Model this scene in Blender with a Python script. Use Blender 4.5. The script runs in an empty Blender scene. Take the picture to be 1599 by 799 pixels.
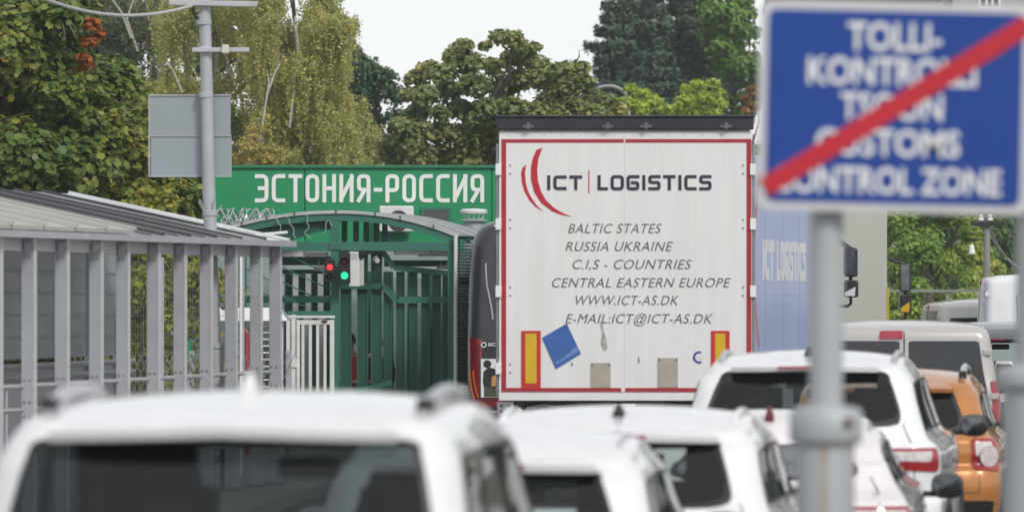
import bpy, math, random
import numpy as np
from mathutils import Vector, Matrix
R = math.radians
scene = bpy.context.scene
col = scene.collection

# ------------------------------------------------------------------ camera, sky, sun, exposure
F = 1599.0 * 200.0 / 36.0            # focal length in photograph pixels
CAMZ, HY, CX = 2.1, 458.0, 799.5     # eye height, horizon row, centre column
cam = bpy.data.objects.new("camera", bpy.data.cameras.new("camera"))
col.objects.link(cam); scene.camera = cam
cam.location = (0, 0, CAMZ); cam.rotation_euler = (R(90), 0, 0)
cam.data.lens = 200; cam.data.sensor_width = 36
cam.data.shift_y = (HY - 399.5) / 1599.0
cam.data.clip_start = 0.5; cam.data.clip_end = 6000
cam.data.dof.use_dof = True
cam.data.dof.focus_distance = 76.0
cam.data.dof.aperture_fstop = 4.1

SUN_EL, SUN_AZ = 38.0, 150.0         # azimuth clockwise from +Y: behind and to the right
world = bpy.data.worlds.new("World"); scene.world = world; world.use_nodes = True
wn, wl = world.node_tree.nodes, world.node_tree.links
wn.clear()
sky = wn.new("ShaderNodeTexSky"); sky.sky_type = 'NISHITA'; sky.sun_disc = False
sky.sun_elevation = R(SUN_EL); sky.sun_rotation = R(SUN_AZ)
sky.dust_density = 0.0; sky.air_density = 1.0; sky.ozone_density = 1.0
hs = wn.new("ShaderNodeHueSaturation"); hs.inputs['Saturation'].default_value = 0.16
bg = wn.new("ShaderNodeBackground"); bg.inputs['Strength'].default_value = 0.09
wo = wn.new("ShaderNodeOutputWorld")
ov = wn.new("ShaderNodeMix"); ov.data_type = 'RGBA'; ov.inputs['Factor'].default_value = 0.62
ct = wn.new("ShaderNodeTexCoord"); cm_ = wn.new("ShaderNodeMapping"); cm_.inputs['Scale'].default_value = (9, 9, 30)
cn = wn.new("ShaderNodeTexNoise"); cn.inputs['Scale'].default_value = 1.0; cn.inputs['Detail'].default_value = 5; cr = wn.new("ShaderNodeValToRGB")
cr.color_ramp.elements[0].position = .35; cr.color_ramp.elements[0].color = (.60, .62, .645, 1); cr.color_ramp.elements[1].position = .65; cr.color_ramp.elements[1].color = (.70, .71, .725, 1)
cs10 = wn.new("ShaderNodeVectorMath"); cs10.operation = 'SCALE'; cs10.inputs['Scale'].default_value = 10      # the cloud layer
wl.new(ct.outputs['Generated'], cm_.inputs['Vector']); wl.new(cm_.outputs[0], cn.inputs['Vector']); wl.new(cn.outputs['Fac'], cr.inputs['Fac']); wl.new(cr.outputs['Color'], cs10.inputs[0]); wl.new(cs10.outputs[0], ov.inputs['B'])
wl.new(sky.outputs[0], hs.inputs['Color']); wl.new(hs.outputs[0], ov.inputs['A']); wl.new(ov.outputs['Result'], bg.inputs['Color']); wl.new(bg.outputs[0], wo.inputs[0])

sl = bpy.data.lights.new("sun", 'SUN'); sl.energy = 1.5; sl.angle = R(14); sl.color = (1.0, 0.97, 0.93)
sun = bpy.data.objects.new("sun", sl); col.objects.link(sun)
sd = Vector((math.sin(R(SUN_AZ)) * math.cos(R(SUN_EL)), math.cos(R(SUN_AZ)) * math.cos(R(SUN_EL)), math.sin(R(SUN_EL))))
sun.rotation_euler = sd.to_track_quat('Z', 'Y').to_euler()

scene.view_settings.view_transform = 'Standard'
scene.view_settings.look = 'None'
scene.view_settings.exposure = 0.56
scene.view_settings.gamma = 1.0
scene.view_settings.use_curve_mapping = False
scene.render.engine = 'CYCLES'
scene.cycles.use_denoising = True
scene.cycles.max_bounces = 8
scene.cycles.transparent_max_bounces = 12

# ------------------------------------------------------------------ helpers
def P(px, py, Y):
    return ((px - CX) / F * Y, Y, CAMZ + (HY - py) / F * Y)
def X_(px, Y): return (px - CX) / F * Y
def Z_(py, Y): return CAMZ + (HY - py) / F * Y

def tag(o, label=None, cat=None, group=None, kind=None):
    if label: o['label'] = label
    if cat: o['category'] = cat
    if group: o['group'] = group
    if kind: o['kind'] = kind
    return o

def thing(name, label, cat, loc=(0, 0, 0), rz=0, group=None):
    o = bpy.data.objects.new(name, None); col.objects.link(o)
    o.empty_display_size = 0.2
    o.location = loc; o.rotation_euler = (0, 0, rz)
    return tag(o, label, cat, group)

class MB:
    def __init__(s): s.v, s.f = [], []
    def add(s, vs, fs):
        b = len(s.v); s.v += [tuple(p) for p in vs]; s.f += [tuple(b + i for i in f) for f in fs]; return s
    def box(s, x0, x1, y0, y1, z0, z1):
        v = [(x0,y0,z0),(x1,y0,z0),(x1,y1,z0),(x0,y1,z0),(x0,y0,z1),(x1,y0,z1),(x1,y1,z1),(x0,y1,z1)]
        return s.add(v, [(0,3,2,1),(4,5,6,7),(0,1,5,4),(1,2,6,5),(2,3,7,6),(3,0,4,7)])
    def obox(s, c, ax, ay, az, hx, hy, hz):
        c, ax, ay, az = Vector(c), Vector(ax).normalized(), Vector(ay).normalized(), Vector(az).normalized()
        v = [c + ax*hx*i + ay*hy*j + az*hz*k for k in (-1,1) for (i,j) in ((-1,-1),(1,-1),(1,1),(-1,1))]
        return s.add(v, [(0,3,2,1),(4,5,6,7),(0,1,5,4),(1,2,6,5),(2,3,7,6),(3,0,4,7)])
    def bar(s, p0, p1, w, d, up=(0,0,1)):
        p0, p1 = Vector(p0), Vector(p1); a = (p1-p0); L = a.length; a.normalize()
        side = a.cross(Vector(up))
        if side.length < 1e-4: side = a.cross(Vector((0,1,0)))
        side.normalize(); u = side.cross(a)
        return s.obox((p0+p1)/2, a, side, u, L/2, w/2, d/2)
    def tube(s, pts, r, n=8, cap=True):
        pts = [Vector(p) for p in pts]; rs = r if isinstance(r, (list, tuple)) else [r]*len(pts)
        b = len(s.v); ref = None
        for i, p in enumerate(pts):
            d = (pts[min(i+1,len(pts)-1)] - pts[max(i-1,0)])
            d = d.normalized() if d.length > 0 else Vector((0,0,1))
            if ref is None:
                ref = d.orthogonal().normalized()
            ref = (ref - d*ref.dot(d))
            ref = ref.normalized() if ref.length > 1e-6 else d.orthogonal().normalized()
            q = d.cross(ref)
            for k in range(n):
                a = 2*math.pi*k/n
                s.v.append(tuple(p + (ref*math.cos(a) + q*math.sin(a))*rs[i]))
        for i in range(len(pts)-1):
            for k in range(n):
                k2 = (k+1) % n
                s.f.append((b+i*n+k, b+i*n+k2, b+(i+1)*n+k2, b+(i+1)*n+k))
        if cap:
            s.f.append(tuple(b+k for k in range(n-1,-1,-1))); e = b+(len(pts)-1)*n
            s.f.append(tuple(e+k for k in range(n)))
        return s
    def lathe(s, prof, c, axis='Z', n=24, cap=True):
        b = len(s.v); c = Vector(c)
        for (r, h) in prof:
            for k in range(n):
                a = 2*math.pi*k/n; ca, sa = math.cos(a)*r, math.sin(a)*r
                if axis == 'Z': q = (ca, sa, h)
                elif axis == 'X': q = (h, ca, sa)
                else: q = (sa, h, ca)
                s.v.append(tuple(c + Vector(q)))
        for i in range(len(prof)-1):
            for k in range(n):
                k2 = (k+1) % n
                s.f.append((b+i*n+k, b+i*n+k2, b+(i+1)*n+k2, b+(i+1)*n+k))
        if not cap: return s
        s.f.append(tuple(b+k for k in range(n-1,-1,-1))); e = b+(len(prof)-1)*n
        s.f.append(tuple(e+k for k in range(n)))
        return s
    def prism(s, poly, y0, y1):
        """closed outline in (x, z), thickness from y0 (seen side) to y1"""
        a = sum(poly[i][0]*poly[(i+1)%len(poly)][1]-poly[(i+1)%len(poly)][0]*poly[i][1] for i in range(len(poly)))
        if a < 0: poly = poly[::-1]
        n = len(poly); v = [(x, y0, z) for x, z in poly] + [(x, y1, z) for x, z in poly]
        f = [tuple(range(n)), tuple(range(2*n-1, n-1, -1))] + [(i, n+i, n+(i+1)%n, (i+1)%n) for i in range(n)]
        return s.add(v, f)
    def sheet(s, grid):
        b = len(s.v); n = len(grid); m = len(grid[0])
        for row in grid: s.v += [tuple(p) for p in row]
        for i in range(n-1):
            for j in range(m-1):
                s.f.append((b+i*m+j, b+i*m+j+1, b+(i+1)*m+j+1, b+(i+1)*m+j))
        return s
    def build(s, name, mat, parent=None, smooth=False, bevel=0, solid=0, auto=None):
        me = bpy.data.meshes.new(name); me.from_pydata(s.v, [], s.f); me.update()
        o = bpy.data.objects.new(name, me); col.objects.link(o)
        if mat: me.materials.append(mat)
        if parent: o.parent = parent
        auto = auto or (55 if smooth else None)
        if auto: me.polygons.foreach_set('use_smooth', [True]*len(me.polygons))
        if auto:
            me.set_sharp_from_angle(angle=R(auto))
        if solid:
            m = o.modifiers.new("thick", 'SOLIDIFY'); m.thickness = solid; m.offset = 0
        if bevel:
            m = o.modifiers.new("bevel", 'BEVEL'); m.width = bevel; m.segments = 2; m.limit_method = 'ANGLE'; m.angle_limit = R(40)
        return o

# ---- materials
MATS = {}
def mat(name, c, rough=0.5, metal=0.0, var=0.12, scale=6.0, stretch=(1,1,1), coat=0.0, spec=0.5, dirt=None, dirt_amt=0.0, dirt_scale=2.0,
        emit=None, estr=0, alpha=1.0, bump=0.0, trans=0.0, coat_rough=0.03):
    if name in MATS: return MATS[name]
    m = bpy.data.materials.new(name); m.use_nodes = True
    n, l = m.node_tree.nodes, m.node_tree.links
    p = n['Principled BSDF']
    p.inputs['Roughness'].default_value = rough; p.inputs['Metallic'].default_value = metal
    p.inputs['Specular IOR Level'].default_value = spec
    p.inputs['Coat Weight'].default_value = coat; p.inputs['Coat Roughness'].default_value = coat_rough
    p.inputs['Transmission Weight'].default_value = trans
    p.inputs['Alpha'].default_value = alpha
    tc = n.new('ShaderNodeTexCoord'); mp = n.new('ShaderNodeMapping'); mp.inputs['Scale'].default_value = stretch
    l.new(tc.outputs['Object'], mp.inputs['Vector'])
    nz = n.new('ShaderNodeTexNoise'); nz.inputs['Scale'].default_value = scale; nz.inputs['Detail'].default_value = 6
    l.new(mp.outputs[0], nz.inputs['Vector'])
    rp = n.new('ShaderNodeValToRGB')
    rp.color_ramp.elements[0].position = 0.3; rp.color_ramp.elements[1].position = 0.7
    lo = [max(0, x*(1-var)) for x in c]; hi = [min(1, x*(1+var)) for x in c]
    rp.color_ramp.elements[0].color = (*lo, 1); rp.color_ramp.elements[1].color = (*hi, 1)
    l.new(nz.outputs['Fac'], rp.inputs['Fac'])
    out = rp.outputs['Color']
    if dirt:
        n2 = n.new('ShaderNodeTexNoise'); n2.inputs['Scale'].default_value = dirt_scale; n2.inputs['Detail'].default_value = 8; n2.inputs['Roughness'].default_value = 0.65
        l.new(mp.outputs[0], n2.inputs['Vector'])
        r2 = n.new('ShaderNodeValToRGB'); r2.color_ramp.elements[0].position = 0.45; r2.color_ramp.elements[1].position = 0.75
        r2.color_ramp.elements[0].color = (0,0,0,1); r2.color_ramp.elements[1].color = (dirt_amt,)*3 + (1,)
        l.new(n2.outputs['Fac'], r2.inputs['Fac'])
        mx = n.new('ShaderNodeMix'); mx.data_type = 'RGBA'
        l.new(r2.outputs['Color'], mx.inputs['Factor']); l.new(out, mx.inputs['A']); mx.inputs['B'].default_value = (*dirt, 1)
        out = mx.outputs['Result']
    l.new(out, p.inputs['Base Color'])
    if emit:
        p.inputs['Emission Color'].default_value = (*emit, 1); p.inputs['Emission Strength'].default_value = estr
    if bump:
        bp = n.new('ShaderNodeBump'); bp.inputs['Strength'].default_value = bump; bp.inputs['Distance'].default_value = 0.01
        l.new(nz.outputs['Fac'], bp.inputs['Height']); l.new(bp.outputs[0], p.inputs['Normal'])
    MATS[name] = m; return m

GAIN = {'birch_leaves': 1.8, 'autumn_mixed_leaves': 2.1, 'willow_leaves': 1.3, 'olive_leaves': 1.4, 'mid_green_leaves': 1.5, 'spruce_needles': 1.1, 'fresh_leaves': 1.3, 'blue_green_leaves': 1.2, 'lime_leaves': 1.5, 'maple_leaves_dusty': 1.7, 'maple_leaves': 1.35, 'shrub_leaves': 1.2, 'straw_leaves': 1.2, 'green_leaves': 1.15}
def leaf_mat(name, cols, noise_scale=0.5, transl=0.4, gain=1.75):
    """leaf colour drifts from leaf to leaf and from bough to bough"""
    m = bpy.data.materials.new(name); m.use_nodes = True
    n, l = m.node_tree.nodes, m.node_tree.links
    p = n['Principled BSDF']; p.inputs['Roughness'].default_value = 0.45; p.inputs['Specular IOR Level'].default_value = 0.35
    ge = n.new('ShaderNodeNewGeometry'); tc = n.new('ShaderNodeTexCoord')
    nz = n.new('ShaderNodeTexNoise'); nz.inputs['Scale'].default_value = noise_scale; nz.inputs['Detail'].default_value = 3
    l.new(tc.outputs['Object'], nz.inputs['Vector'])
    a = n.new('ShaderNodeMath'); a.operation = 'MULTIPLY'; a.inputs[1].default_value = 0.5
    l.new(ge.outputs['Random Per Island'], a.inputs[0])
    b = n.new('ShaderNodeMapRange'); b.inputs['From Min'].default_value = 0.3; b.inputs['From Max'].default_value = 0.7
    b.inputs['To Min'].default_value = 0.0; b.inputs['To Max'].default_value = 0.5
    l.new(nz.outputs['Fac'], b.inputs['Value'])
    s = n.new('ShaderNodeMath'); s.operation = 'ADD'; l.new(a.outputs[0], s.inputs[0]); l.new(b.outputs[0], s.inputs[1])
    rp = n.new('ShaderNodeValToRGB'); el = rp.color_ramp.elements
    while len(el) < len(cols): el.new(0.5)
    for i, (pos, c) in enumerate(cols): el[i].position = pos; el[i].color = (*[min(.6, x*gain*GAIN.get(name, 1)) for x in c], 1)
    l.new(s.outputs[0], rp.inputs['Fac']); l.new(rp.outputs['Color'], p.inputs['Base Color'])
    t = n.new('ShaderNodeBsdfTranslucent'); l.new(rp.outputs['Color'], t.inputs['Color'])
    mx = n.new('ShaderNodeMixShader'); mx.inputs['Fac'].default_value = transl
    l.new(p.outputs[0], mx.inputs[1]); l.new(t.outputs[0], mx.inputs[2])
    l.new(mx.outputs[0], n['Material Output'].inputs['Surface'])
    return m

M_white = mat('white_paint', (.80,.80,.81), .26, coat=.8, var=.02, scale=2, dirt=(.62,.61,.59), dirt_amt=.4, dirt_scale=3.5)
M_white2 = mat('white_paint_warm', (.78,.77,.76), .30, coat=.6, var=.03, scale=2)
M_silverpaint = mat('silver_beige_paint', (.50,.48,.46), .32, metal=.25, coat=.5, var=.03, scale=3)
M_red = mat('rose_white_paint', (.78,.73,.735), .28, coat=1, var=.04, scale=3)
M_orange = mat('orange_paint', (.50,.20,.05), .32, metal=.2, coat=.7, var=.05, scale=3)
M_darkblue = mat('dark_blue_paint', (.015,.018,.03), .3, coat=1, var=.1)
M_glass = mat('tinted_glass', (.012,.014,.016), .06, var=.1, spec=.6, coat=.3)
def seethrough(name, tint):
    m = bpy.data.materials.new(name); m.use_nodes = True; n, l = m.node_tree.nodes, m.node_tree.links; n.remove(n['Principled BSDF'])
    t = n.new('ShaderNodeBsdfTransparent'); g = n.new('ShaderNodeBsdfGlossy'); g.inputs['Roughness'].default_value = .03
    nz = n.new('ShaderNodeTexNoise'); nz.inputs['Scale'].default_value = 3; nz.inputs['Detail'].default_value = 5; rp = n.new('ShaderNodeValToRGB')
    rp.color_ramp.elements[0].color = (*[x*.8 for x in tint], 1); rp.color_ramp.elements[1].color = (*tint, 1)
    tc = n.new('ShaderNodeTexCoord'); l.new(tc.outputs['Object'], nz.inputs['Vector']); l.new(nz.outputs['Fac'], rp.inputs['Fac']); l.new(rp.outputs['Color'], t.inputs['Color'])
    f = n.new('ShaderNodeFresnel'); f.inputs['IOR'].default_value = 1.6
    ge = n.new('ShaderNodeNewGeometry'); iv = n.new('ShaderNodeMath'); iv.operation = 'SUBTRACT'; iv.inputs[0].default_value = 1; l.new(ge.outputs['Backfacing'], iv.inputs[1])
    fm = n.new('ShaderNodeMath'); fm.operation = 'MULTIPLY'; l.new(f.outputs[0], fm.inputs[0]); l.new(iv.outputs[0], fm.inputs[1])
    mx = n.new('ShaderNodeMixShader'); l.new(fm.outputs[0], mx.inputs['Fac']); l.new(t.outputs[0], mx.inputs[1]); l.new(g.outputs[0], mx.inputs[2])
    l.new(mx.outputs[0], n['Material Output'].inputs['Surface']); return m
M_seeglass = seethrough('car_glass_tinted', (.60,.66,.66))
M_privacy = seethrough('privacy_glass', (.17,.19,.20))
M_filmglass = seethrough('car_glass_film', (.55,.6,.62))
for nd in M_filmglass.node_tree.nodes:
    if nd.type == 'FRESNEL': nd.inputs['IOR'].default_value = 5.5
M_seeclear = seethrough('car_glass_clear', (.80,.86,.84))
def lined(m):
    """paint outside, dark lining on the inner side of the sheet"""
    n, l = m.node_tree.nodes, m.node_tree.links
    d = n.new('ShaderNodeBsdfDiffuse'); d.inputs['Color'].default_value = (.16,.16,.16,1); g = n.new('ShaderNodeNewGeometry'); mx = n.new('ShaderNodeMixShader')
    l.new(g.outputs['Backfacing'], mx.inputs['Fac']); l.new(n['Principled BSDF'].outputs[0], mx.inputs[1]); l.new(d.outputs[0], mx.inputs[2])
    l.new(mx.outputs[0], n['Material Output'].inputs['Surface'])
for q in (M_white, M_white2, M_silverpaint, M_red, M_orange, M_darkblue): lined(q)
M_glass2 = mat('side_glass', (.02,.024,.022), .05, var=.1, spec=.7, coat=.5)
M_black = mat('black_plastic', (.014,.014,.016), .45, var=.2, scale=12)
M_rubber = mat('tyre_rubber', (.018,.018,.018), .8, var=.2, scale=20)
M_chrome = mat('satin_chrome', (.62,.62,.64), .22, metal=.9, var=.08)
M_alu = mat('silver_rail', (.55,.55,.57), .35, metal=.6, var=.1)
M_taillens = mat('tail_lens', (.32,.01,.015), .12, coat=1, var=.25, scale=18)
M_lensclear = mat('clear_lens', (.62,.56,.56), .12, coat=1, var=.2, scale=25)
M_plate = mat('plate_white', (.7,.7,.7), .4, var=.05)
M_greypost = mat('galvanised_grey', (.40,.415,.43), .5, metal=.1, var=.10, scale=5, dirt=(.30,.31,.32), dirt_amt=.6, dirt_scale=2.5)
M_galv = mat('galvanised', (.26,.265,.28), .5, metal=.3, var=.15, scale=8)
M_asphalt = mat('asphalt', (.055,.055,.057), .85, var=.3, scale=40, bump=.3)
M_white_mark = mat('road_marking', (.7,.7,.68), .6, var=.15, scale=20)

# ---- lettering from the built-in typeface
def text_mesh(body, shear=0.0, offset=0.0, space=1.0):
    cu = bpy.data.curves.new("txt", 'FONT'); cu.body = body; cu.shear = shear; cu.offset = offset
    cu.space_character = space; cu.extrude = 0.5; cu.resolution_u = 4
    o = bpy.data.objects.new("txt", cu); col.objects.link(o)
    bpy.context.view_layer.update()
    me = bpy.data.meshes.new_from_object(o.evaluated_get(bpy.context.evaluated_depsgraph_get()))
    v = [tuple(q.co) for q in me.vertices]; f = [tuple(q.vertices) for q in me.polygons]
    bpy.data.objects.remove(o); bpy.data.meshes.remove(me); bpy.data.curves.remove(cu)
    return v, f
_cap = {}
def capheight(offset):
    if offset not in _cap:
        v, _ = text_mesh("H", 0, offset); ys = [q[1] for q in v]; _cap[offset] = (min(ys), max(ys))
    return _cap[offset]
def put_text(mb, body, x0, x1, z0, z1, y0, th, shear=0.0, offset=0.0, space=1.0):
    """fits the width to x0..x1 and the capitals to z0..z1; front face at y0 - th"""
    v, f = text_mesh(body, shear, offset, space)
    xs = [q[0] for q in v]; a, b = min(xs), max(xs); c0, c1 = capheight(offset)
    kx = (x1-x0)/(b-a); kz = (z1-z0)/(c1-c0)
    mb.add([(x0+(q[0]-a)*kx, y0-(q[2]+.5)*th, z0+(q[1]-c0)*kz) for q in v], f)

def rounded(pts, r, n=5, closed=False):
    """polyline with its corners rounded"""
    out = []; N = len(pts)
    for i, p in enumerate(pts):
        if not closed and i in (0, N-1): out.append(p); continue
        a, b = pts[(i-1)%N], pts[(i+1)%N]
        P0, A, B = Vector(p), Vector(a), Vector(b)
        da, db = (A-P0), (B-P0)
        ra = min(r, da.length*.499); rb = min(r, db.length*.499)
        s, e = P0+da.normalized()*ra, P0+db.normalized()*rb
        for k in range(n+1):
            t = k/n
            out.append(tuple(s*(1-t)**2 + P0*2*t*(1-t) + e*t*t))
    return out
def stroke(mb, pts, w, y0, y1, closed=False):
    """a flat band of width w along a polyline in (x, z)"""
    pts = [Vector(p) for p in pts]
    clean = [pts[0]]
    for q in pts[1:]:
        if (q-clean[-1]).length > 1e-5: clean.append(q)
    if closed and (clean[0]-clean[-1]).length < 1e-5: clean.pop()
    pts = clean; N = len(pts); L, Rr = [], []
    for i in range(N):
        if closed: a, b = pts[i-1], pts[(i+1)%N]
        else: a, b = pts[max(i-1,0)], pts[min(i+1,N-1)]
        d1 = (pts[i]-a); d2 = (b-pts[i])
        d1 = d1.normalized() if d1.length>0 else d2.normalized(); d2 = d2.normalized() if d2.length>0 else d1
        t = (d1+d2); t = t.normalized() if t.length>1e-6 else d1
        nrm = Vector((-t.y, t.x)); k = min(1.6, 1/max(.3, nrm.dot(Vector((-d1.y, d1.x)))))
        L.append(pts[i]+nrm*w/2*k); Rr.append(pts[i]-nrm*w/2*k)
    v = [(p.x, y0, p.y) for p in L]+[(p.x, y0, p.y) for p in Rr]+[(p.x, y1, p.y) for p in L]+[(p.x, y1, p.y) for p in Rr]
    f = []
    rng = range(N) if closed else range(N-1)
    for i in rng:
        j = (i+1)%N
        f += [(i, N+i, N+j, j), (2*N+i, 2*N+j, 3*N+j, 3*N+i), (i, j, 2*N+j, 2*N+i), (N+i, 3*N+i, 3*N+j, N+j)]
    if not closed:
        f += [(0, 2*N, 3*N, N), (N-1, 2*N-1, 4*N-1, 3*N-1)]
    mb.add(v, f)
# glyphs on a 1 x 1 cell: list of (points, closed, corner radius as share of the width)
GL = {
 'Э': [([(0,1),(1,1),(1,0),(0,0)],0,.5), ([(1,.5),(.3,.5)],0,0)],
 'С': [([(1,1),(0,1),(0,0),(1,0)],0,.5)],
 'Т': [([(0,1),(1,1)],0,0), ([(.5,1),(.5,0)],0,0)],
 'О': [([(0,0),(0,1),(1,1),(1,0)],1,.5)],
 'Н': [([(0,0),(0,1)],0,0), ([(1,0),(1,1)],0,0), ([(0,.5),(1,.5)],0,0)],
 'И': [([(0,1),(0,0)],0,0), ([(1,0),(1,1)],0,0), ([(0,.06),(1,.94)],0,0)],
 'Я': [([(1,0),(1,1),(0,1),(0,.44),(1,.44)],0,.42), ([(.62,.44),(0,0)],0,0)],
 'Р': [([(0,0),(0,1),(1,1),(1,.42),(0,.42)],0,.42)],
 '-': [([(0,.44),(1,.44)],0,0)],
 'I': [([(.5,0),(.5,1)],0,0)],
 'C': [([(1,1),(0,1),(0,0),(1,0)],0,.28)],
 'T': [([(0,1),(1,1)],0,0), ([(.5,1),(.5,0)],0,0)],
 'L': [([(0,1),(0,0),(1,0)],0,.0)],
 'O': [([(0,0),(0,1),(1,1),(1,0)],1,.28)],
 'G': [([(1,1),(0,1),(0,0),(1,0),(1,.5),(.45,.5)],0,.25)],
 'S': [([(1,1),(0,1),(0,.52),(1,.52),(1,0),(0,0)],0,.22)],
 '|': [([(.5,-.3),(.5,1.3)],0,0)],
}
def stroke_text(mb, word, x0, x1, z0, z1, w, y0, y1, widths=None, gap=.28):
    ws = [(widths or {}).get(c, 1.0) for c in word]
    tot = sum(ws) + gap*(len(word)-1); u = (x1-x0)/tot; x = x0; zi = 0
    for c, cw in zip(word, ws):
        gw = cw*u - w; gh = z1-z0-w
        for pts, closed, rr in GL[c]:
            q = [(x+w/2+a*gw, z0+w/2+b*gh) for a, b in pts]
            if not closed:          # square ends
                q = [Vector(p) for p in q]
                q[0] = q[0]+(q[0]-q[1]).normalized()*w/2*(.999 if rr or c != 'Я' else .3)
                q[-1] = q[-1]+(q[-1]-q[-2]).normalized()*w/2*(-.97 if rr and c in 'ЯР' else .999)
                q = [tuple(p) for p in q]
            zi += 1; dy = -(zi % 4)*.0006
            if rr: q = rounded(q, rr*gw, 6, bool(closed))
            stroke(mb, q, w, y0+dy, y1, bool(closed))
        x += (cw+gap)*u

# ------------------------------------------------------------------ ground, road, pavement
mb = MB(); mb.box(-900, 900, -300, 1500, -1.2, -.004)
M_ground = mat('verge_ground', (.10,.095,.06), .95, var=.4, scale=1.5)
tag(mb.build('ground', M_ground), kind='structure')
# thin autumn haze over the whole place
hz = MB(); hz.box(-1000, 1000, -400, 1600, -2.3, 24)
hm = bpy.data.materials.new('haze'); hm.use_nodes = True; hn = hm.node_tree.nodes; hn.remove(hn['Principled BSDF'])
pv = hn.new('ShaderNodeVolumePrincipled'); pv.inputs['Color'].default_value = (.90,.95,1,1); pv.inputs['Density'].default_value = .00042; pv.inputs['Anisotropy'].default_value = 0.1
hm.node_tree.links.new(pv.outputs[0], hn['Material Output'].inputs['Volume'])
tag(hz.build('haze', hm), 'thin pale haze over the whole crossing', 'haze', kind='stuff')
def roadx(Y):      # the carriageway bends gently to the right
    return -2.7 + (0 if Y < 40 else 0.0035*(Y-40)**2*0.55)
mb = MB(); ys = [-20+6*i for i in range(42)]
mb.sheet([[(roadx(y), y, .0), (roadx(y)+13.5, y, .0)] for y in ys]); tag(mb.build('road', M_asphalt), kind='structure')
mb = MB()
for k in (3.6, 7.2):
    for y in range(0, 200, 9):
        mb.sheet([[(roadx(y+q)+k-.06, y+q, .004), (roadx(y+q)+k+.06, y+q, .004)] for q in (0,1,2,3)])
tag(mb.build('road_markings', M_white_mark), kind='structure')
mb = MB(); M_pave = mat('paving', (.30,.295,.28), .85, var=.15, scale=8)
for a, b in zip(ys[:-1], ys[1:]):
    v = [(roadx(a)-4.5, a, -.01), (roadx(a), a, -.01), (roadx(b), b, -.01), (roadx(b)-4.5, b, -.01)]
    mb.add(v+[(x, y, .12) for x, y, z in v], [(4,5,6,7),(0,1,5,4),(1,2,6,5),(2,3,7,6),(3,0,4,7)])
tag(mb.build('pavement', M_pave), kind='structure')

# ------------------------------------------------------------------ trees
T_MAPLE = np.array([(0,-.5),(.16,-.36),(.46,-.24),(.36,.0),(.45,.30),(.20,.30),(0,.54),(-.20,.30),(-.45,.30),(-.36,.0),(-.46,-.24),(-.16,-.36)])
T_OVAL = np.array([(0,-.5),(.27,-.18),(.25,.2),(0,.52),(-.25,.2),(-.27,-.18)])
T_SPRAY = np.array([(0,-.5),(.13,-.2),(.2,.1),(.06,.2),(0,.55),(-.06,.2),(-.2,.1),(-.13,-.2)])
def leaf_mesh(name, pos, nrm, spin, size, tmpl, m, parent, fold=.22):
    N, K = len(pos), len(tmpl)
    nrm = nrm/np.linalg.norm(nrm, axis=1, keepdims=True)
    ref = np.where(np.abs(nrm[:, 2:3]) < .9, np.array([[0,0,1.]]), np.array([[1.,0,0]]))
    t = np.cross(ref, nrm); t /= np.linalg.norm(t, axis=1, keepdims=True); b = np.cross(nrm, t)
    c, s = np.cos(spin)[:, None], np.sin(spin)[:, None]
    t, b = t*c + b*s, -t*s + b*c
    x, y = tmpl[:, 0], tmpl[:, 1]; z = -fold*np.abs(x) - .25*y*y
    v = pos[:, None, :] + size[:, None, None]*(x[None, :, None]*t[:, None, :] + y[None, :, None]*b[:, None, :] + z[None, :, None]*nrm[:, None, :])
    me = bpy.data.meshes.new(name)
    me.vertices.add(N*K); me.vertices.foreach_set('co', v.reshape(-1).astype(np.float32))
    me.loops.add(N*K); me.loops.foreach_set('vertex_index', np.arange(N*K, dtype=np.int32))
    me.polygons.add(N); me.polygons.foreach_set('loop_start', np.arange(0, N*K, K, dtype=np.int32))
    me.update(calc_edges=True); me.validate()
    me.materials.append(m)
    o = bpy.data.objects.new(name, me); col.objects.link(o); o.parent = parent
    return o
def clump_leaves(rng, clumps, density, flat=.75, up=.6, out=.7, rnd=.45, droop=0.0, inner=.35):
    ps, ns = [], []
    for (c, r) in clumps:
        n = max(12, int(density*2.6*r*r))
        d = rng.normal(size=(n, 3)); d /= np.linalg.norm(d, axis=1, keepdims=True)
        low = (d[:, 2] < -.2) & (rng.random(n) < .6); d[low, 2] *= -1
        rad = r*(inner + (1-inner)*rng.random(n)**.6)*(1+.18*np.sin(d[:, 0]*7+c[0]*3)*np.cos(d[:, 1]*6+d[:, 2]*5+c[2]))
        q = d*rad[:, None]*np.array([1, 1, flat])
        nn = d*out + np.array([0, 0, up]) + rng.normal(size=(n, 3))*rnd
        if droop:
            q[:, 2] -= droop*rng.random(n)**1.3*np.abs(np.sin(q[:, 0]*23+c[0])*.6+.5)
        ps.append(q+np.array(c)); ns.append(nn)
    return np.concatenate(ps), np.concatenate(ns)
M_bark = mat('bark', (.10,.085,.07), .9, var=.4, scale=14, bump=.6)
M_birchbark = mat('birch_bark', (.50,.48,.44), .8, var=.3, scale=5, stretch=(1,1,4), dirt=(.05,.05,.05), dirt_amt=.7, dirt_scale=4)
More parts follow.
